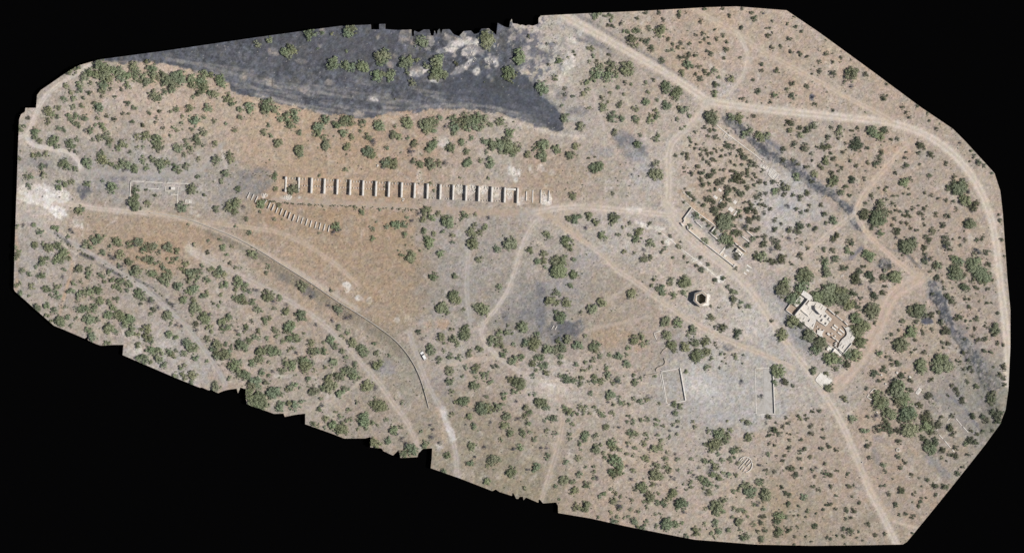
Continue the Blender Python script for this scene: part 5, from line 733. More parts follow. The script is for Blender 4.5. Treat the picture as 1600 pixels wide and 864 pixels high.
# ---- the large plaster ruin
mz = lambda x, y: (1220 + x / 6.646, 440 + y / 6.646)
ruin = empty('plaster_ruin', at_px(1283, 505), 'large roofless white plaster ruin of many rooms ringed by trees', 'ruin')
def mslab(name, pts, h, mtl):
    if h > .6: h *= 1.45
    return slab_part(ruin, name, [mz(*p) for p in pts], h, mtl)
def mwall(pts, th, h, name='wall', **k): return wall_part(ruin, name, [mz(*p) for p in pts], th, h * 1.75, **k)
mslab('floor', [(110, 222), (160, 262), (178, 262), (134, 350), (48, 288)], .10, MAT_DIRTF)
mslab('floor', [(214, 136), (268, 182), (186, 264), (134, 236)], .42, MAT_FLOOR)
mslab('floor', [(262, 192), (312, 205), (400, 212), (480, 276), (455, 310), (530, 382), (482, 452), (462, 466), (370, 403), (334, 500), (186, 400), (142, 346)], .30, MAT_FLOOR)
mslab('court', [(334, 503), (372, 408), (462, 470), (486, 452), (533, 384), (460, 310), (484, 280), (560, 345), (640, 410), (698, 462), (682, 500), (670, 545), (600, 622), (560, 662), (430, 585), (370, 540)], .12, MAT_DIRTF)
mslab('roof_slab', [(236, 88), (337, 162), (302, 202), (208, 134)], 1.9, MAT_PLASTER)
mslab('terrace', [(640, 458), (668, 478), (688, 470), (708, 470), (740, 505), (772, 575), (732, 640), (642, 742), (590, 690), (602, 668), (612, 630), (640, 592), (672, 568), (684, 545), (682, 520), (668, 492)], 1.15, MAT_FLOOR)
mslab('annex_floor', [(470, 688), (500, 662), (556, 694), (600, 700), (640, 745), (618, 776), (552, 725), (530, 742), (480, 712)], .45, MAT_PLASTER)
for p_, th, h in [([(282, 184), (144, 350)], .75, 1.9), ([(200, 150), (140, 222)], .55, 1.5), ([(222, 140), (274, 180)], .6, 1.2), ([(112, 212), (54, 290)], .4, .9), ([(50, 293), (136, 356), (330, 508), (372, 545)], .45, .8), ([(136, 238), (168, 262)], .5, 1.1),
                  ([(300, 198), (272, 240)], .6, 1.5), ([(318, 200), (338, 172)], .5, 1.2), ([(352, 252), (358, 285), (412, 338)], .75, 2.0), ([(345, 300), (400, 345)], .5, .5), ([(212, 296), (290, 358)], .55, 1.1), ([(308, 392), (290, 415)], .5, .9), ([(376, 400), (466, 458)], .5, .9),
                  ([(482, 350), (466, 368)], .7, 1.2), ([(440, 392), (424, 414)], .7, 1.2), ([(480, 426), (466, 448)], .7, 1.1), ([(372, 276), (362, 292)], .4, .8), ([(205, 330), (192, 345)], .35, .6),
                  ([(492, 284), (562, 344)], .6, 1.2), ([(572, 350), (640, 404)], .5, .7), ([(652, 412), (694, 450)], .5, 1.0), ([(736, 640), (646, 750)], .4, 1.7), ([(562, 668), (640, 752)], .5, .9), ([(560, 690), (534, 738)], .6, 1.3), ([(500, 662), (556, 696)], .45, .8), ([(600, 700), (650, 738)], .4, 1.5),
                  ([(556, 645), (580, 628)], .6, 1.1), ([(552, 668), (580, 648)], .6, .9), ([(482, 690), (480, 712)], .5, 1.0), ([(560, 590), (598, 625)], .6, 1.0), ([(528, 572), (560, 594)], .6, 1.2), ([(640, 640), (612, 668)], .4, 1.3), ([(660, 660), (640, 690)], .3, 1.35), ([(740, 560), (724, 582)], .3, 1.3), ([(252, 226), (300, 262)], .4, .5), ([(300, 262), (284, 290)], .4, .5), ([(330, 300), (300, 345)], .35, .45), ([(190, 372), (250, 418), (330, 482)], .35, .4), ([(250, 340), (330, 400)], .3, .35), ([(420, 240), (398, 272)], .35, .4), ([(440, 262), (420, 292)], .35, .5), ([(372, 226), (350, 250)], .35, .6), ([(250, 372), (232, 396)], .35, .6), ([(345, 440), (330, 465)], .5, .6), ([(430, 345), (412, 372)], .5, .7), ([(650, 600), (700, 640)], .3, .9), ([(690, 560), (720, 585)], .3, .9), ([(620, 690), (660, 722)], .3, .9), ([(160, 224), (204, 160)], .3, .5), ([(178, 200), (214, 228)], .3, .55)]:
    mwall(p_, th, h, rough=.07)
for p_, h, nm in [([(556, 442), (594, 474), (584, 486), (546, 456)], .9, 'plinth'), ([(534, 464), (576, 496), (566, 508), (526, 478)], .9, 'plinth'), ([(614, 486), (662, 526), (652, 536), (604, 498)], .8, 'plinth'), ([(596, 516), (634, 548), (626, 558), (586, 528)], .8, 'plinth'), ([(488, 526), (512, 546), (500, 562), (476, 542)], 1.3, 'plinth'),
                  ([(506, 372), (530, 386), (514, 412), (492, 396)], 1.1, 'plinth'), ([(472, 424), (486, 436), (470, 458), (456, 446)], .7, 'plinth'), ([(378, 500), (430, 508), (452, 498), (426, 545), (438, 580), (410, 570), (374, 540)], 1.2, 'plinth'), ([(528, 530), (540, 538), (532, 548), (522, 540)], 1.0, 'pillar'), ([(560, 556), (574, 564), (566, 576), (554, 568)], 1.0, 'pillar'),
                  ([(378, 460), (388, 466), (382, 474), (372, 468)], .9, 'pillar'), ([(440, 496), (452, 502), (444, 514), (434, 508)], 1.2, 'pillar'), ([(404, 484), (414, 490), (408, 504), (398, 500)], 1.3, 'pillar')]:
    mslab(nm, p_, h, MAT_PLASTER)
mslab('well_cover', [(280, 240), (330, 258), (318, 300), (266, 280)], .36, MAT_CONC)
# ---- roofless roadside ruin, its hut and slabs
rz = lambda x, y: (1040 + x / 9.82, 300 + y / 9.82); rq = lambda x, y: (1060 + x / 9.82, 350 + y / 9.82)
rr = empty('roadside_ruin', at_px(1100, 372), 'long roofless ruin with broken walls beside the diagonal dirt road', 'ruin')
for p_, th, h in [([rz(402, 245), rz(340, 330), rz(272, 418)], .6, 1.1), ([rz(275, 418), rz(290, 440), rz(268, 472)], .5, .9), ([rz(228, 478), rz(272, 520)], .8, .9), ([rz(334, 520), rz(338, 560)], .6, 1.1), ([rz(334, 568), rq(370, 270), rq(640, 482), rq(862, 655)], .55, .95), ([rz(405, 252), rz(525, 345)], .45, .5), ([rz(528, 342), rz(512, 372)], .6, 1.1), ([rz(530, 350), rz(660, 445), rz(880, 612)], .5, .35),
                  ([rz(455, 452), rz(560, 545)], .5, .75), ([rz(760, 538), rz(700, 612)], .7, 1.4), ([rz(672, 622), rz(795, 728)], .5, .9), ([rz(800, 735), rz(868, 648)], .7, .5), ([rq(735, 338), rq(630, 470)], .9, .25), ([rq(868, 622), rq(842, 660)], .6, .9)]:
    wall_part(rr, 'wall', p_, th, h * 1.55, rough=.15)
slab_part(rr, 'plinth', [rq(*p) for p in [(700, 465), (748, 480), (715, 515), (688, 500)]], .5, MAT_PLASTER)
hut = empty('ruined_hut', at_px(1156, 393), 'small white ruined hut with black shadows beside the roadside ruin', 'ruin')
slab_part(hut, 'floor', [rq(*p) for p in [(905, 375), (995, 455), (952, 508), (868, 432)]], .25, MAT_PLASTER)
for p_, th, h in [([rq(918, 335), rq(1035, 428)], .55, 1.7), ([rq(912, 375), rq(872, 428)], .6, 1.9), ([rq(905, 400), rq(985, 465)], .45, .8), ([rq(885, 430), rq(960, 492)], .45, .7), ([rq(1000, 455), rq(955, 512)], .5, .9), ([rq(862, 285), rq(905, 325)], .5, 1.6), ([rq(835, 425), rq(870, 450)], .4, .6)]:
    wall_part(hut, 'wall', p_, th, h * 1.35, rough=.08)
for a, b, h, lab in [(rq(968, 185), rq(1104, 290), 1.1, 'pale low wall right of the ruined hut, nearer the hut'), (rq(1043, 105), rq(1162, 205), 1.0, 'pale low wall right of the ruined hut, farther into the shrubs')]:
    lone(wall_mesh('garden_wall', [a, b], .5, h, MAT_PLASTER, rough=.08), 'garden_wall', *a, lab, 'wall')
for p_, lab in [([(1050, 618), (1124, 668), (1114, 684), (1042, 634)], 'longest of three white slabs at the roadside below the hut'), ([(1050, 690), (1092, 718), (1078, 736), (1036, 708)], 'middle of three white slabs at the roadside below the hut'), ([(1010, 738), (1052, 768), (1040, 780), (998, 752)], 'lowest of three white slabs at the roadside below the hut')]:
    pp = [rq(*p) for p in p_]; lone(slab_mesh('concrete_slab', pp, .15, MAT_PLASTER), 'concrete_slab', *pp[0], lab, 'slab', 'white slabs below the hut')
# ---- graves and walls among the dense shrubs
gq = lambda x, y: (1100 + x / 9.6, 280 + y / 9.6)
for x, y, l, w_, a, h, lab in [(240, 165, 5.6, 3.6, -38, .25, 'topmost square grave slab among the dense shrubs'), (172, 272, 6.6, 4.0, -38, .25, 'square grave slab below the topmost one among the shrubs'), (245, 335, 8.5, 2.0, 50, .35, 'long narrow grave slab beside the square slabs'), (465, 345, 5, 5, -38, .12, 'broken pale grave outline at the middle of the shrubs'), (405, 455, 8, 6, -38, .16, 'widest pale grave slab among the dense shrubs'), (470, 515, 8.5, 2.0, 50, .35, 'long narrow grave slab lowest among the dense shrubs')]:
    c, s = math.cos(math.radians(a)), math.sin(math.radians(a)); cx_, cy_ = gq(x, y)
    pp = [(cx_ + u * l / 2 * c + v * w_ / 2 * s, cy_ - u * l / 2 * s + v * w_ / 2 * c) for u, v in ((-1, -1), (1, -1), (1, 1), (-1, 1))]
    lone(slab_mesh('grave_slab', pp, h, MAT_PLASTER), 'grave_slab', cx_, cy_, lab, 'grave', 'grave slabs among the dense shrubs')
lone(wall_mesh('garden_wall', [gq(1108, 92), gq(1192, 140)], .6, .9, MAT_PLASTER, rough=.1), 'garden_wall', *gq(1150, 115), 'short white wall under a tree left of the coal strip', 'wall')
cq = lambda x, y: (1100 + x / 8.64, 190 + y / 8.64)
cw = lone(wall_mesh('cemetery_wall', [cq(160, 40), cq(240, 110), cq(330, 185), cq(450, 272), cq(560, 355), cq(700, 460), cq(810, 555)], .42, .35, MAT_PLASTER, rough=.2), 'cemetery_wall', *cq(450, 270), 'long thin pale wall along the upper right side of the dense shrubs', 'wall')
fo = empty('grid_foundation', at_px(*cq(940, 710)), 'square pale foundation with inner ribs beside the coal strip', 'foundation')
slab_part(fo, 'floor', [cq(*p) for p in [(895, 625), (1012, 715), (942, 798), (866, 722)]], .06, MAT_CONC)
for a, b, h in [((895, 625), (1012, 715), .25), ((1012, 715), (942, 798), .5), ((942, 798), (866, 722), .45), ((866, 722), (895, 625), .2), ((935, 656), (880, 735), .2), ((975, 688), (915, 770), .25)]:
    wall_part(fo, 'rib', [cq(*a), cq(*b)], .35, h, MAT_PLASTER, rough=.1)
me = wall_mesh('tiny_foundation', [cq(300, 165), cq(260, 215), cq(300, 250)], .4, .3, MAT_PLASTER); lone(me, 'tiny_foundation', *cq(290, 200), 'small angled pale foundation below the top of the thin pale wall', 'foundation')
me = wall_mesh('tiny_foundation', [cq(310, 170), cq(345, 215), cq(318, 235)], .35, .3, MAT_PLASTER); lone(me, 'tiny_foundation', *cq(330, 210), 'small hooked pale foundation close beside the thin pale wall', 'foundation')
lone(wall_mesh('low_kerb', [(1021, 356), (1032, 363), (1044, 372), (1062, 387), (1080, 401), (1104, 420), (1127, 440), (1131, 440)], .4, .18, MAT_KERB, rough=.3), 'low_kerb', 1080, 401, 'thin pale kerb along the lower left side of the diagonal road', 'kerb')
lone(wall_mesh('low_kerb', [rz(260, 0), rz(415, 130)], .35, .3, MAT_KERB, rough=.15), 'low_kerb', *rz(330, 60), 'short pale kerb above the roadside ruin', 'kerb')
lone(wall_mesh('low_kerb', [rz(215, 80), rz(400, 240)], .3, .15, MAT_KERB, rough=.15), 'low_kerb', *rz(300, 160), 'faint thin kerb leading to the top corner of the roadside ruin', 'kerb')
# ---- walled yards
yq = lambda x, y: (990 + x / 7.2, 530 + y / 7.2)
yd = empty('walled_yard', at_px(1050, 604), 'rectangular dirt yard enclosed by thin pale walls', 'enclosure')
for a, b, th, h in [((306, 362), (518, 322), .45, .55), ((522, 320), (586, 688), .75, 1.15), ((586, 688), (374, 732), .5, .5), ((374, 725), (312, 368), .45, .4), ((366, 738), (293, 378), .35, .2)]:
    wall_part(yd, 'wall', [yq(*a), yq(*b)], th, h, rough=.08)
for p_, h, lab in [([(116, 402), (150, 404), (190, 398), (230, 388), (276, 380)], .85, 'eroded dark bank edge left of the walled yard'), ([(248, 360), (246, 340), (262, 318), (300, 304), (326, 295), (346, 275), (352, 252), (344, 232), (334, 215)], .8, 'winding eroded bank edge above the walled yard'), ([(300, 162), (318, 140), (330, 120), (366, 95)], .6, 'short eroded bank edge under trees above the walled yard')]:
    pp = [yq(x + 6, y) for x, y in p_]; lone(wall_mesh('bank_edge', pp, .7, h, MAT_STONE, rough=.2), 'bank_edge', *pp[len(pp) // 2], lab, 'bank edge')
sq = lambda x, y: (1160 + x / 8.64, 560 + y / 8.64)
ny = empty('concrete_yard', at_px(1196, 611), 'narrow pale concrete yard with a tall wall along its right side', 'enclosure')
slab_part(ny, 'floor', [sq(*p) for p in [(285, 148), (392, 145), (412, 745), (195, 752), (196, 640), (280, 540)]], -.03, MAT_PAVE)
for a, b, th, h in [((410, 128), (434, 742), .5, 1.5), ((392, 150), (416, 742), .3, .5), ((172, 132), (404, 128), .35, .3), ((170, 140), (186, 758), .3, .14), ((186, 758), (436, 744), .4, .3)]:
    wall_part(ny, 'wall', [sq(*a), sq(*b)], th, h, rough=.06)
ps = empty('stone_platform', at_px(1288, 592), 'pale square stone platform in the open ground with trees at its corners', 'platform')
slab_part(ps, 'floor', [sq(*p) for p in [(1065, 190), (1212, 300), (1208, 330), (1160, 345), (1110, 392), (985, 292)]], .18, MAT_PLASTER)
for a, b in [((1060, 186), (985, 284)), ((985, 294), (1085, 392)), ((1070, 188), (1212, 298))]: wall_part(ps, 'kerb', [sq(*a), sq(*b)], .45, .35, MAT_KERB, rough=.15)
# ---- small remains on the right
tq = lambda x, y: (1330 + x / 8.64, 560 + y / 8.64)
tomb = empty('white_tomb', at_px(*tq(905, 440)), 'small white rectangular tomb with a dark left side', 'tomb')
slab_part(tomb, 'base', [tq(*p) for p in [(914, 392), (952, 424), (898, 492), (862, 462)]], .55, MAT_PLASTER); slab_part(tomb, 'lid', [tq(*p) for p in [(914, 406), (936, 424), (898, 474), (878, 456)]], .68, MAT_CONC)
cr = empty('corner_ruin', at_px(*tq(260, 480)), 'low pale corner walls half under big trees by the road', 'ruin')
for p_ in [[(252, 462), (306, 404), (346, 432)], [(235, 480), (212, 516), (268, 556)], [(268, 556), (280, 536)]]: wall_part(cr, 'wall', [tq(*p) for p in p_], .45, .5, MAT_PLASTER, rough=.15)
for x, y, s, lab in [(615, 192, 1.2, 'white square grave box between the upper right shrubs'), (405, 222, 1.0, 'white square grave box left of the other one'), (790, 250, 1.3, 'white broken grave box above the tomb'), (884, 634, 1.1, 'white grave box below the tomb'), (462, 342, .9, 'white grave box at the top of the big tree clump'), (346, 724, .9, 'white grave box under the lower dark tree')]:
    o = link('grave_box', box_mesh('grave_box', s * 1.3, s, .75, MAT_PLASTER, .95)); o.location = at_px(*tq(x, y)); o.rotation_euler.z = math.radians(-40); tag(o, lab, 'grave', 'white grave boxes')
fq = lambda x, y: (1440 + x / 8.64, 620 + y / 8.64)
for a, b, lab in [((345, 322), (398, 268), 'short pale kerb at the upper end of the lower right plot'), ((192, 454), (246, 404), 'short pale kerb at the left end of the lower right plot'), ((455, 280), (540, 384), 'upper piece of the right hand kerb in the lower right plot'), ((555, 398), (626, 475), 'lower piece of the right hand kerb in the lower right plot'), ((232, 506), (286, 562), 'upper piece of the left hand kerb in the lower right plot'), ((303, 580), (390, 685), 'middle piece of the left hand kerb in the lower right plot'), ((408, 706), (442, 742), 'lowest piece of the left hand kerb in the lower right plot')]:
    lone(wall_mesh('plot_kerb', [fq(*a), fq(*b)], .42, .3, MAT_PLASTER, rough=.15), 'plot_kerb', *fq(*a), lab, 'kerb', 'kerbs of the lower right plot')
wl_ = empty('round_well', at_px(1402.7, 702.4), 'small round grey stone well on bare dirt at lower right', 'well')
def circ(r, n=14, cx_=1402.7, cy_=702.4): return [(cx_ + r / M * math.cos(k * 6.2832 / n), cy_ + r / M * math.sin(k * 6.2832 / n)) for k in range(n)]
zz = ground_z(1402.7, 702.4); rel(link('rim', ring('rim', circ(1.25), circ(.75), zz - .5, zz + .7, MAT_CONC)), wl_); rel(link('cap', ring('cap', circ(.74), circ(.1), zz - .5, zz + .3, MAT_STONE)), wl_)
# ---- striped stone ring
kq = lambda x, y: (1130 + x / 19.64, 700 + y / 19.64)
kr = empty('striped_ring', at_px(*kq(680, 495)), 'round stone ring crossed by slanted parallel low walls among shrubs', 'ruin')
arc = [kq(680 + 212 * math.cos(a), 495 + 235 * math.sin(a)) for a in np.radians(np.arange(-150, 96, 10))]
wall_part(kr, 'ring_wall', arc, .42, .95, MAT_PLASTER, rough=.08)
for a, b, h in [((765, 290), (480, 622), .7), ((838, 325), (690, 500), .95), ((610, 590), (545, 660), .7), ((868, 425), (735, 560), .9), ((700, 600), (610, 712), .7), ((590, 362), (538, 412), .5), ((640, 545), (530, 672), .6), ((640, 290), (590, 345), .6)]:
    wall_part(kr, 'rib', [kq(*a), kq(*b)], .38, h, MAT_PLASTER, rough=.1)
# ---- left ruin with its shed
lq = lambda x, y: (150 + x / 8.64, 260 + y / 8.64)
lr = empty('left_yard', at_px(*lq(780, 350)), 'faint rectangular yard of low pale walls at far left', 'enclosure')
for p_, th, h in [([(655, 206), (472, 202)], .4, .6), ([(470, 204), (455, 450)], .45, .55), ([(660, 212), (900, 222)], .35, .15), ([(945, 225), (1270, 236)], .4, .2), ([(655, 296), (850, 306)], .35, .15), ([(1108, 282), (1096, 510)], .35, .25), ([(1000, 380), (1105, 388)], .4, .3), ([(938, 270), (936, 334), (1018, 332)], .3, .3), ([(905, 272), (1010, 270)], .3, .15)]:
    wall_part(lr, 'wall', [lq(*p) for p in p_], th, h, rough=.15)
shed = empty('white_shed', at_px(*lq(1046, 300)), 'tiny white roofed shed casting a black shadow in the left yard', 'shed')
slab_part(shed, 'wall', [lq(*p) for p in [(1022, 284), (1068, 286), (1066, 316), (1020, 314)]], 2.3, MAT_CONC); slab_part(shed, 'roof', [lq(*p) for p in [(1017, 280), (1073, 282), (1071, 320), (1015, 318)]], 2.48, MAT_PLASTER, base=-2.31)
lone(slab_mesh('concrete_pad', [lq(*p) for p in [(1212, 446), (1300, 450), (1298, 500), (1210, 496)]], .12, MAT_CONC), 'concrete_pad', *lq(1250, 470), 'small concrete pad right of the left yard, above a round tree', 'slab')
for x in (1208, 1238, 1255): lone(wall_mesh('pad_stub', [lq(x, 452), lq(x, 492)], .35, .5, MAT_PLASTER), 'pad_stub', *lq(x, 470), {1208: 'leftmost low stub wall on the small concrete pad', 1238: 'middle low stub wall on the small concrete pad', 1255: 'rightmost low stub wall on the small concrete pad'}[x], 'wall')
lone(wall_mesh('rock_ring', [(168, 165.5), (176, 164.5), (183, 165), (183.5, 172), (176, 173), (168, 172.5)], .35, .35, MAT_STONE, rough=.3, closed=True), 'rock_ring', 176, 169, 'small rectangle of grey stones among the upper left scrub', 'ruin')
for x, y, lab in [(863.5, 511.5, 'left of two short parallel white walls on the dark coal patch'), (868.5, 512.2, 'right of two short parallel white walls on the dark coal patch')]:
    lone(wall_mesh('short_wall', [(x + 1.8, y - 3), (x - 1.8, y + 3)], .5, .6, MAT_PLASTER), 'short_wall', x, y, lab, 'wall', 'short walls on the coal patch')
lone(wall_mesh('corner_kerb', [(1032, 516), (1021.5, 520.5), (1025.5, 530)], .35, .5, MAT_PLASTER), 'corner_kerb', 1024, 522, 'thin angled pale kerb among trees above the eroded bank', 'kerb')
for x, y, lab in [(1347.5, 722, 'tiny white marker post beside the lower right road'), (1370, 637.5, 'tiny white marker post under the trees right of the road')]:
    o = link('marker_post', box_mesh('marker_post', .7, .7, 1.0, MAT_PLASTER, .7)); o.location = at_px(x, y); tag(o, lab, 'post')

# ---- the white pickup
def b_paint(c, r):
    def f(nt, b): b.inputs['Base Color'].default_value = (*c, 1); b.inputs['Roughness'].default_value = r; b.inputs['Specular IOR Level'].default_value = .5
    return f
M_WHITE = mat('white_paint', b_paint((.74, .73, .70), .35)); M_GLASS = mat('dark_glass', b_paint((.012, .014, .018), .12)); M_TYRE = mat('tyre_rubber', b_paint((.02, .02, .02), .9)); M_LAMP = mat('lamp_lens', b_paint((.6, .6, .58), .2)); M_RIM = mat('wheel_rim', b_paint((.4, .4, .41), .4))
car = empty('parked_car', at_px(661.6, 555.6, .02), 'white car parked alone on bare ground beside a green tree', 'car')
ax = Vector((-180, 325, 0)).normalized()         # bonnet towards upper left of the photo
car.rotation_euler.z = math.atan2(ax.y, ax.x)
def loft(name, secs, mtl, parent):
    V = []; F = []; k = len(secs[0])
    for s in secs: V += s
    for i in range(len(secs) - 1):
        for j in range(k): F.append([i * k + j, i * k + (j + 1) % k, (i + 1) * k + (j + 1) % k, (i + 1) * k + j])
    bm = bmesh.new(); vv = [bm.verts.new(v) for v in V]
    for f in F: bm.faces.new([vv[i] for i in f])
    bm.faces.new(vv[:k][::-1]); bm.faces.new(vv[-k:]); bmesh.ops.recalc_face_normals(bm, faces=bm.faces)
    me = bpy.data.meshes.new(name); bm.to_mesh(me); bm.free(); me.materials.append(mtl); return link(name, me, parent)
def sec(x, w0, w1, z0, z1): return [(x, -w0, z0), (x, w0, z0), (x, w0 * 1.02, (z0 + z1) * .5), (x, w1, z1), (x, -w1, z1), (x, -w0 * 1.02, (z0 + z1) * .5)]
body = loft('body', [sec(2.55, .78, .70, .45, .80), sec(2.3, .92, .86, .38, .98), sec(1.2, .95, .90, .36, 1.06), sec(.9, .95, .90, .36, 1.10), sec(-2.3, .95, .90, .36, 1.12), sec(-2.6, .90, .84, .45, 1.05)], M_WHITE, car)
loft('roof', [sec(.35, .70, .62, 1.66, 1.72), sec(0, .74, .70, 1.66, 1.80), sec(-1.9, .74, .70, 1.66, 1.80), sec(-2.15, .70, .64, 1.64, 1.73)], M_WHITE, car)
loft('windscreen', [sec(1.10, .80, .78, 1.08, 1.10), sec(.80, .79, .76, 1.06, 1.34), sec(.36, .73, .70, 1.06, 1.67)], M_GLASS, car)
loft('side_window', [sec(.36, .82, .73, 1.05, 1.66), sec(-1.95, .82, .73, 1.05, 1.66)], M_GLASS, car)
loft('rear_window', [sec(-1.95, .80, .72, 1.05, 1.66), sec(-2.42, .78, .74, 1.05, 1.14)], M_GLASS, car)
for sx in (1.55, -1.55):
    for sy in (1, -1):
        bm = bmesh.new(); bmesh.ops.create_cone(bm, cap_ends=True, segments=18, radius1=.36, radius2=.36, depth=.24, matrix=Matrix.Translation((sx, sy * .85, .36)) @ Matrix.Rotation(math.pi / 2, 4, 'X'))
        me = bpy.data.meshes.new('wheel'); bm.to_mesh(me); bm.free(); me.materials.append(M_TYRE); w_ = link('wheel', me, car)
        bm = bmesh.new(); bmesh.ops.create_cone(bm, cap_ends=True, segments=14, radius1=.22, radius2=.20, depth=.28, matrix=Matrix.Translation((sx, sy * .85, .36)) @ Matrix.Rotation(math.pi / 2, 4, 'X'))
        me = bpy.data.meshes.new('rim'); bm.to_mesh(me); bm.free(); me.materials.append(M_RIM); link('rim', me, w_)
for sy in (1, -1): loft('headlight', [sec(2.50, .16, .14, .62, .80), sec(2.58, .13, .12, .64, .78)], M_LAMP, car).location.y = sy * .58
for sy in (1, -1): loft('mirror', [sec(.80, .10, .10, 1.12, 1.26), sec(.68, .11, .11, 1.10, 1.28)], M_WHITE, car).location.y = sy * 1.04

# ------------------------------------------------------------------ plants
K = M / 3.9275 
plants = []
for x0, y0, k0, s in VEG:
    for t in s.split():
        m = re.match(r'(\d+),(\d+),(\d+)([a-z]?)$', t)
        sc = 3.9275
        plants.append([x0 + int(m[1]) / sc, y0 + int(m[2]) / sc, int(m[3]) / sc, m[4] or k0])
plants = [p for p in plants if poly_inside(np.array([p[0]]), np.array([p[1]]), OUT)[0]]
plants.sort(key=lambda p: -p[2])
groups = []
for p in plants:
    best = None
    for g in groups:
        q = g['main']; d = math.hypot(p[0] - q[0], p[1] - q[1])
        same = (p[3] == q[3]) or ({p[3], q[3]} == {'m', 'l'})
        if same and d < q[2] * .80 and (best is None or d < best[0]): best = (d, g)
    if best: best[1]['lobes'].append(p)
    else: groups.append({'main': p, 'lobes': [p]})
# seedlings and tussocks too small to place one by one
tiny = []
trng = np.random.default_rng(99)
XX = trng.uniform(20, 1580, 26000); YY = trng.uniform(10, 852, 26000)
okp = poly_inside(XX, YY, OUT); XX = XX[okp]; YY = YY[okp]
dens = sstep(.40, .70, fbm(XX, YY, 45, 3, 301))
# fewer on the orange slope, in the yards, on the slag and on roads
quiet = poly_inside(XX, YY, [(230,335),(400,325),(640,335),(650,480),(640,560),(560,480),(420,390),(300,340)]) | poly_inside(XX, YY, [(420,262),(830,270),(830,330),(420,320)]) | poly_inside(XX, YY, [(1020,560),(1230,560),(1230,655),(1020,640)]) | poly_inside(XX, YY, [(1140,440),(1225,430),(1350,490),(1360,570),(1300,640),(1200,560)]) | poly_inside(XX, YY, [(840,330),(1000,310),(1160,430),(1140,450),(960,400)])
rich = poly_inside(XX, YY, [(30,380),(250,440),(560,590),(560,690),(250,590),(30,460)]) | poly_inside(XX, YY, [(870,640),(1130,640),(1330,700),(1380,840),(1050,835),(880,800)]) | poly_inside(XX, YY, [(1060,200),(1130,190),(1230,300),(1220,430),(1100,340)]) | poly_inside(XX, YY, [(1300,200),(1560,330),(1560,650),(1400,700),(1370,450)]) | poly_inside(XX, YY, [(880,100),(1100,170),(1050,200),(920,200)])
bl = lambda A: bil(A, XX, YY, gx[0], gy[0], S)
pr = dens * np.where(quiet, .06, np.where(rich, 1.0, .45)) * (1 - np.clip(bl(ROAD) * 2.5, 0, 1)) * (1 - np.clip(bl(SLAG) * .93, 0, 1))
keep = trng.random(len(XX)) < pr * .52
for x, y in zip(XX[keep], YY[keep]):
    tiny.append((x, y, float(.55 + 1.1 * trng.random() ** 2.2), 'c' if trng.random() < (.55 if x > 850 else .25) else ('d' if trng.random() < .25 else 'm')))

for t_ in trng.random(150):
    q = [(409, 313), (432, 316.5), (480, 320), (530, 322), (590, 325), (653, 328)]; s_ = t_ ** 1.5 * 5; i_ = min(4, int(s_)); f_ = s_ - i_
    tiny.append((q[i_][0] + (q[i_ + 1][0] - q[i_][0]) * f_, q[i_][1] + (q[i_ + 1][1] - q[i_][1]) * f_ + trng.normal() * .9, float(trng.uniform(.6, 1.5)), 'c'))
for t_ in trng.random(70):
    q = [(396, 273), (408, 274.2), (427, 273.4)] if t_ < .25 else [(85, 364), (110, 384), (146, 404), (190, 431), (240, 450), (275, 482)]
    s_ = trng.random() * (len(q) - 1); i_ = min(len(q) - 2, int(s_)); f_ = s_ - i_
    tiny.append((q[i_][0] + (q[i_ + 1][0] - q[i_][0]) * f_, q[i_][1] + (q[i_ + 1][1] - q[i_][1]) * f_ + trng.normal() * 1.2, float(trng.uniform(.6, 1.8)), 'c'))

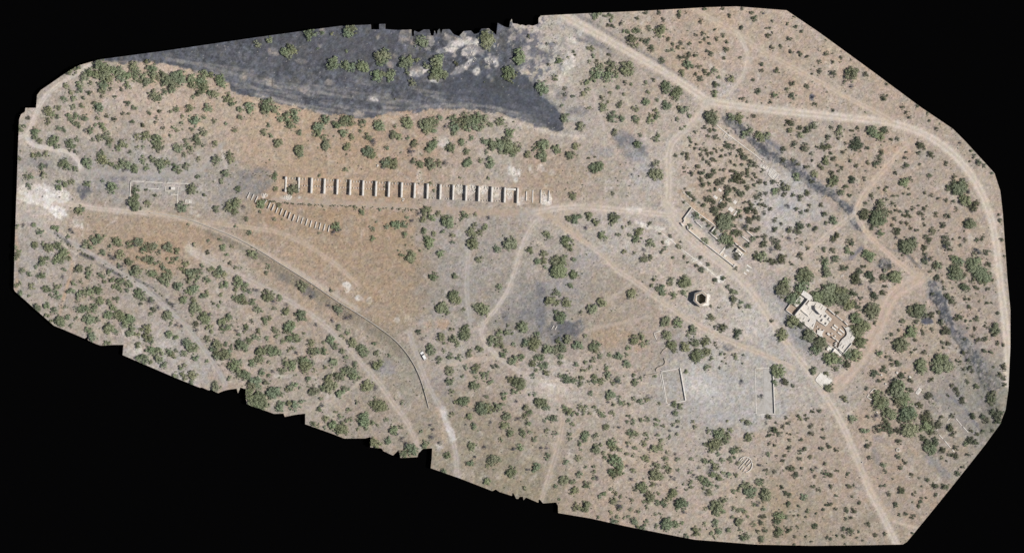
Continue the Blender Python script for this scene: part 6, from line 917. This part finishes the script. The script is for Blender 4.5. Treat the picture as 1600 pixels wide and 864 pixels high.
def crown(lobes, cx_, cy_, kind, prng, dens=1.0):
    """leafy crown: leaf-sized faces gathered in clumps over a low dome; returns vertices about (cx_, cy_)"""
    Vs = []
    for (x, y, r, _) in lobes:
        R = r * M; ox = (x - cx_) * M; oy = -(y - cy_) * M
        R = R * (1.02 if R > 1.2 else 1.12) * (1.10 if kind in 'ml' else 1.0)
        H = .78 * R + .3
        nc = int(np.clip(6 + R * R * 2.0 * dens, 6, 46))
        a = prng.random(nc) * 2 * np.pi; d = np.sqrt(prng.random(nc)) * R * .80
        if kind == 'd': d = prng.random(nc) * R * .9
        d[0] = R * .1
        far = prng.random(nc) < .24; far[0] = False; d = np.where(far, R * prng.uniform(.82, 1.16, nc), d)
        cxs = ox + np.cos(a) * d; cys = oy + np.sin(a) * d
        dome = np.sqrt(np.clip(1 - (d / (R * 1.12)) ** 2, .02, 1))
        czs = H * (.12 + .80 * dome * prng.uniform(.42, 1.15, nc))
        cr_ = np.clip(R * prng.uniform(.22, .36, nc), .14, 1.05); cr_ = np.where(R < 1.3, R * prng.uniform(.38, .54, nc), np.where(R < 2.3, R * prng.uniform(.30, .44, nc), cr_))
        cr_ = np.where(far, cr_ * .62, cr_)
        ls = np.clip(.12 + .085 * R, .15, .38) * (1.0 if kind != 'd' else .8)
        for i in range(nc):
            nl = int(np.clip(8 + 6.4 * cr_[i] ** 2 / ls ** 2, 8, 46) * (dens if kind != 'd' else .6 * dens))
            nl = max(nl, 6)
            v = prng.normal(size=(nl, 3)); v[:, 2] = np.abs(v[:, 2]) * .95 - .2; v /= np.linalg.norm(v, axis=1)[:, None]
            c = v * cr_[i] * prng.uniform(.72, 1.06, (nl, 1)) + (cxs[i], cys[i], czs[i])
            nrm = v + prng.normal(size=(nl, 3)) * .30; nrm /= np.linalg.norm(nrm, axis=1)[:, None]
            t = np.cross(nrm, prng.normal(size=(nl, 3))); t /= np.linalg.norm(t, axis=1)[:, None] + 1e-9
            b = np.cross(nrm, t)
            s1 = ls * prng.uniform(.5, 1.0, (nl, 1)) * (.34 if kind == 'd' else .66); s2 = ls * prng.uniform(.6, 1.2, (nl, 1)) * (1.3 if kind == 'd' else .78)
            Vs.append(np.stack([c - t * s1, c - b * s2, c + t * s1, c + b * s2], 1))
    V = np.concatenate(Vs); V[..., 2] = np.maximum(V[..., 2], .03)
    return V                                                # (n, 4, 3)
BAND = {}
edge_d = lambda x, y: float(seg_dist(np.array([x]), np.array([y]), OUT, True)[0])
def clip_rim(V, cx_, cy_):
    m = V.mean(1); return V[poly_inside(cx_ + m[:, 0] / M, cy_ - m[:, 1] / M, OUT)]
def trunk_mesh(R, prng):
    V = []; F = []
    def limb(p0, p1, r0, r1):
        p0, p1 = Vector(p0), Vector(p1); z = (p1 - p0).normalized(); x = z.orthogonal().normalized(); y = z.cross(x); b0 = len(V)
        for p, r in ((p0, r0), (p1, r1)):
            for k in range(6): V.append(tuple(p + (x * math.cos(k * 1.0472) + y * math.sin(k * 1.0472)) * r))
        for k in range(6): F.append([b0 + k, b0 + (k + 1) % 6, b0 + 6 + (k + 1) % 6, b0 + 6 + k])
    h = .35 * R + .2; limb((0, 0, -.3), (.06 * R, 0, h), .06 * R + .05, .045 * R + .03)
    for k in range(4):
        a = k * 1.57 + prng.random(); d = R * .55; limb((.06 * R, 0, h * .9), (math.cos(a) * d, math.sin(a) * d, h + .4 * R), .04 * R + .02, .012 * R + .01)
    return np_mesh('trunk', V, F, [MAT_BARK])

counts = {'t': 0, 'c': 0, 'd': 0}; LIMIT = {'t': 285, 'c': 210, 'd': 100}
groups.sort(key=lambda g: -max(math.hypot(p[0] - g['main'][0], p[1] - g['main'][1]) + p[2] for p in g['lobes']))
things = []; rest = []
for g in groups:
    k = g['main'][3]; kk = 't' if k in 'ml' else k
    if counts[kk] < LIMIT[kk]: counts[kk] += 1; things.append(g)
    else: rest.append(g)
NAME = {'t': ('mesquite_tree', 'tree', 'scattered mesquite trees'), 'c': ('creosote_bush', 'bush', 'dark creosote bushes'), 'd': ('bare_shrub', 'shrub', 'grey leafless shrubs')}
for n_, g in enumerate(things):
    x, y, r, k = g['main']; kk = 't' if k in 'ml' else k; prng = np.random.default_rng(1000 + n_)
    V = crown(g['lobes'], x, y, k, prng)
    if edge_d(x, y) < r * 1.8: V = clip_rim(V, x, y)
    if len(V) == 0: continue
    nm, cat, grp = NAME[kk]
    o = empty(nm, at_px(x, y, -.05), None, cat, grp)
    tone = prng.uniform(.80, 1.18) * np.array([1 + prng.uniform(-.08, .10), 1, 1 + prng.uniform(-.08, .08)])
    n4 = len(V) * 4
    link('crown', np_mesh('crown', V.reshape(-1, 3), np.arange(n4).reshape(-1, 4), [MAT_LEAF[k]], np.tile(tone, (n4, 1))), o)
    if kk == 't' and k == 'm' and prng.random() < (.55 if x < 1000 else .3):
        q = g['lobes'][int(prng.integers(len(g['lobes'])))]; an = prng.uniform(0, 6.28)
        D = crown([(q[0] + q[2] * .8 * math.cos(an), q[1] + q[2] * .8 * math.sin(an), q[2] * prng.uniform(.4, .65), 'd')], x, y, 'd', prng)
        if edge_d(x, y) < r * 2.2: D = clip_rim(D, x, y)
        if len(D): tag(link('bare_branches', np_mesh('bare_branches', D.reshape(-1, 3), np.arange(len(D) * 4).reshape(-1, 4), [MAT_LEAF['d']], np.tile((.8, .82, .95), (len(D) * 4, 1))), o), 'grey leafless branches at one side')
    link('trunk', trunk_mesh(r * M, prng), o)
    g['obj'] = o; g['tone'] = float(tone.mean()); g['R'] = r
# everything smaller as one ground cover
prng = np.random.default_rng(5); Vl = []; Tl = []; Ml = []
order = ['m', 'l', 'c', 'd']
for g in rest + [{'main': t, 'lobes': [t], 'tiny': 1} for t in tiny]:
    x, y, r, k = g['main']
    V = crown(g['lobes'], x, y, k, prng, 1.0 if 'tiny' not in g else .6)
    if edge_d(x, y) < r * 1.8 + 1: V = clip_rim(V, x, y)
    if not len(V): continue
    X0, Y0 = P(x, y); V = V + (X0, Y0, ground_z(x, y) - .03)
    Vl.append(V); tone = prng.uniform(.78, 1.18) * np.array([1 + prng.uniform(-.08, .12), 1, 1 + prng.uniform(-.08, .08)])
    Tl.append(np.tile(tone, (len(V) * 4, 1))); Ml.append(np.full(len(V), order.index(k)))
V = np.concatenate(Vl).reshape(-1, 3)
me = np_mesh('low_scrub', V, np.arange(len(V)).reshape(-1, 4), [MAT_LEAF[k] for k in order], np.concatenate(Tl))
me.polygons.foreach_set('material_index', np.concatenate(Ml).astype(np.int32)); me.update()
tag(link('low_scrub', me), 'countless small green and dark shrubs and tussocks dotting the desert ground', 'scrub', kind='stuff')

# labels: look, then place against the nearest landmark
LMK = [('leftmost oven wall', 447, 288), ('middle of the oven row', 600, 296), ('right half of the oven row', 740, 300), ('short foundation walls past the ovens', 845, 308), ('slanted stub walls', 450, 336), ('hexagonal tower', 1095, 466), ('large plaster ruin', 1283, 505), ('roadside ruin', 1105, 372), ('walled dirt yard', 1050, 603), ('narrow concrete yard', 1196, 612), ('striped stone ring', 1163, 725), ('white parked car', 661, 556), ('square stone platform', 1288, 592), ('tiny white shed', 271, 296), ("curved wall's lower end", 668, 630), ('bend of the curved wall', 560, 490),
       ('upper right road fork', 1105, 160), ('road fork below the ovens', 850, 338), ("slag heap's left tip", 250, 100), ("slag heap's right tip", 878, 200), ('small dark pond', 1383, 413), ('white tomb', 1435, 610), ('round grey well', 1402, 702), ("ground's bottom right corner", 1405, 845), ("ground's left corner", 24, 450), ('lower left road', 250, 470), ("ground's top right corner", 1229, 20), ('pale bare clearing', 864, 606), ('grid foundation', 1208, 272), ('rectangle of grey stones', 176, 169), ('pale slag gully', 735, 85), ('coal patch with short walls', 866, 512), ('kerbs of the lower right plot', 1478, 670), ('coal strip by the right edge', 1500, 530), ('lower left notched rim', 385, 620), ('lower middle notched rim', 640, 690), ("track's bottom end", 845, 785), ('right edge road bend', 1530, 290), ('left edge road bend', 45, 215)]
DIRS = ['right', 'upper right', 'above', 'upper left', 'left', 'lower left', 'below', 'lower right']
buckets = {}
for g in things:
    if 'obj' not in g: continue
    x, y, r, k = g['main']; l = min(LMK, key=lambda q: math.hypot(q[1] - x, q[2] - y))
    a = int(round(math.degrees(math.atan2(l[2] - y, x - l[1])) / 45)) % 8
    size = 'huge' if r > 9.5 else 'broad' if r > 7.6 else 'medium' if r > 6.2 else 'small'
    if k != 'm' and k != 'l': size = 'large' if r > 6 else 'medium' if r > 4.5 else 'small'
    look = {'m': f'{size} green mesquite tree', 'l': f'{size} pale green tree on dark slag', 'c': f'{size} dark olive bush', 'd': f'{size} grey leafless shrub'}[k]
    if k == 'm' and len(g['lobes']) > 2: look = look.replace('mesquite tree', 'mesquite clump')
    buckets.setdefault((look, l[0], DIRS[a]), []).append((math.hypot(l[1] - x, l[2] - y), g))
for (look, l, d), L in buckets.items():
    L.sort(key=lambda t: t[0])
    pos = {'above': 'above', 'below': 'below', 'left': 'left of', 'right': 'right of', 'upper left': 'upper left of', 'upper right': 'upper right of', 'lower left': 'lower left of', 'lower right': 'lower right of'}[d]
    for i, (_, g) in enumerate(L):
        rk = '' if len(L) == 1 else ('nearest ' if i == 0 else ORD[i] + ' nearest ' if i < len(ORD) else f'farthest ')
        g['obj']['label'] = f'{look}, {rk}{pos} the {l}' if not rk else f'{look}, {rk}{pos} the {l}'
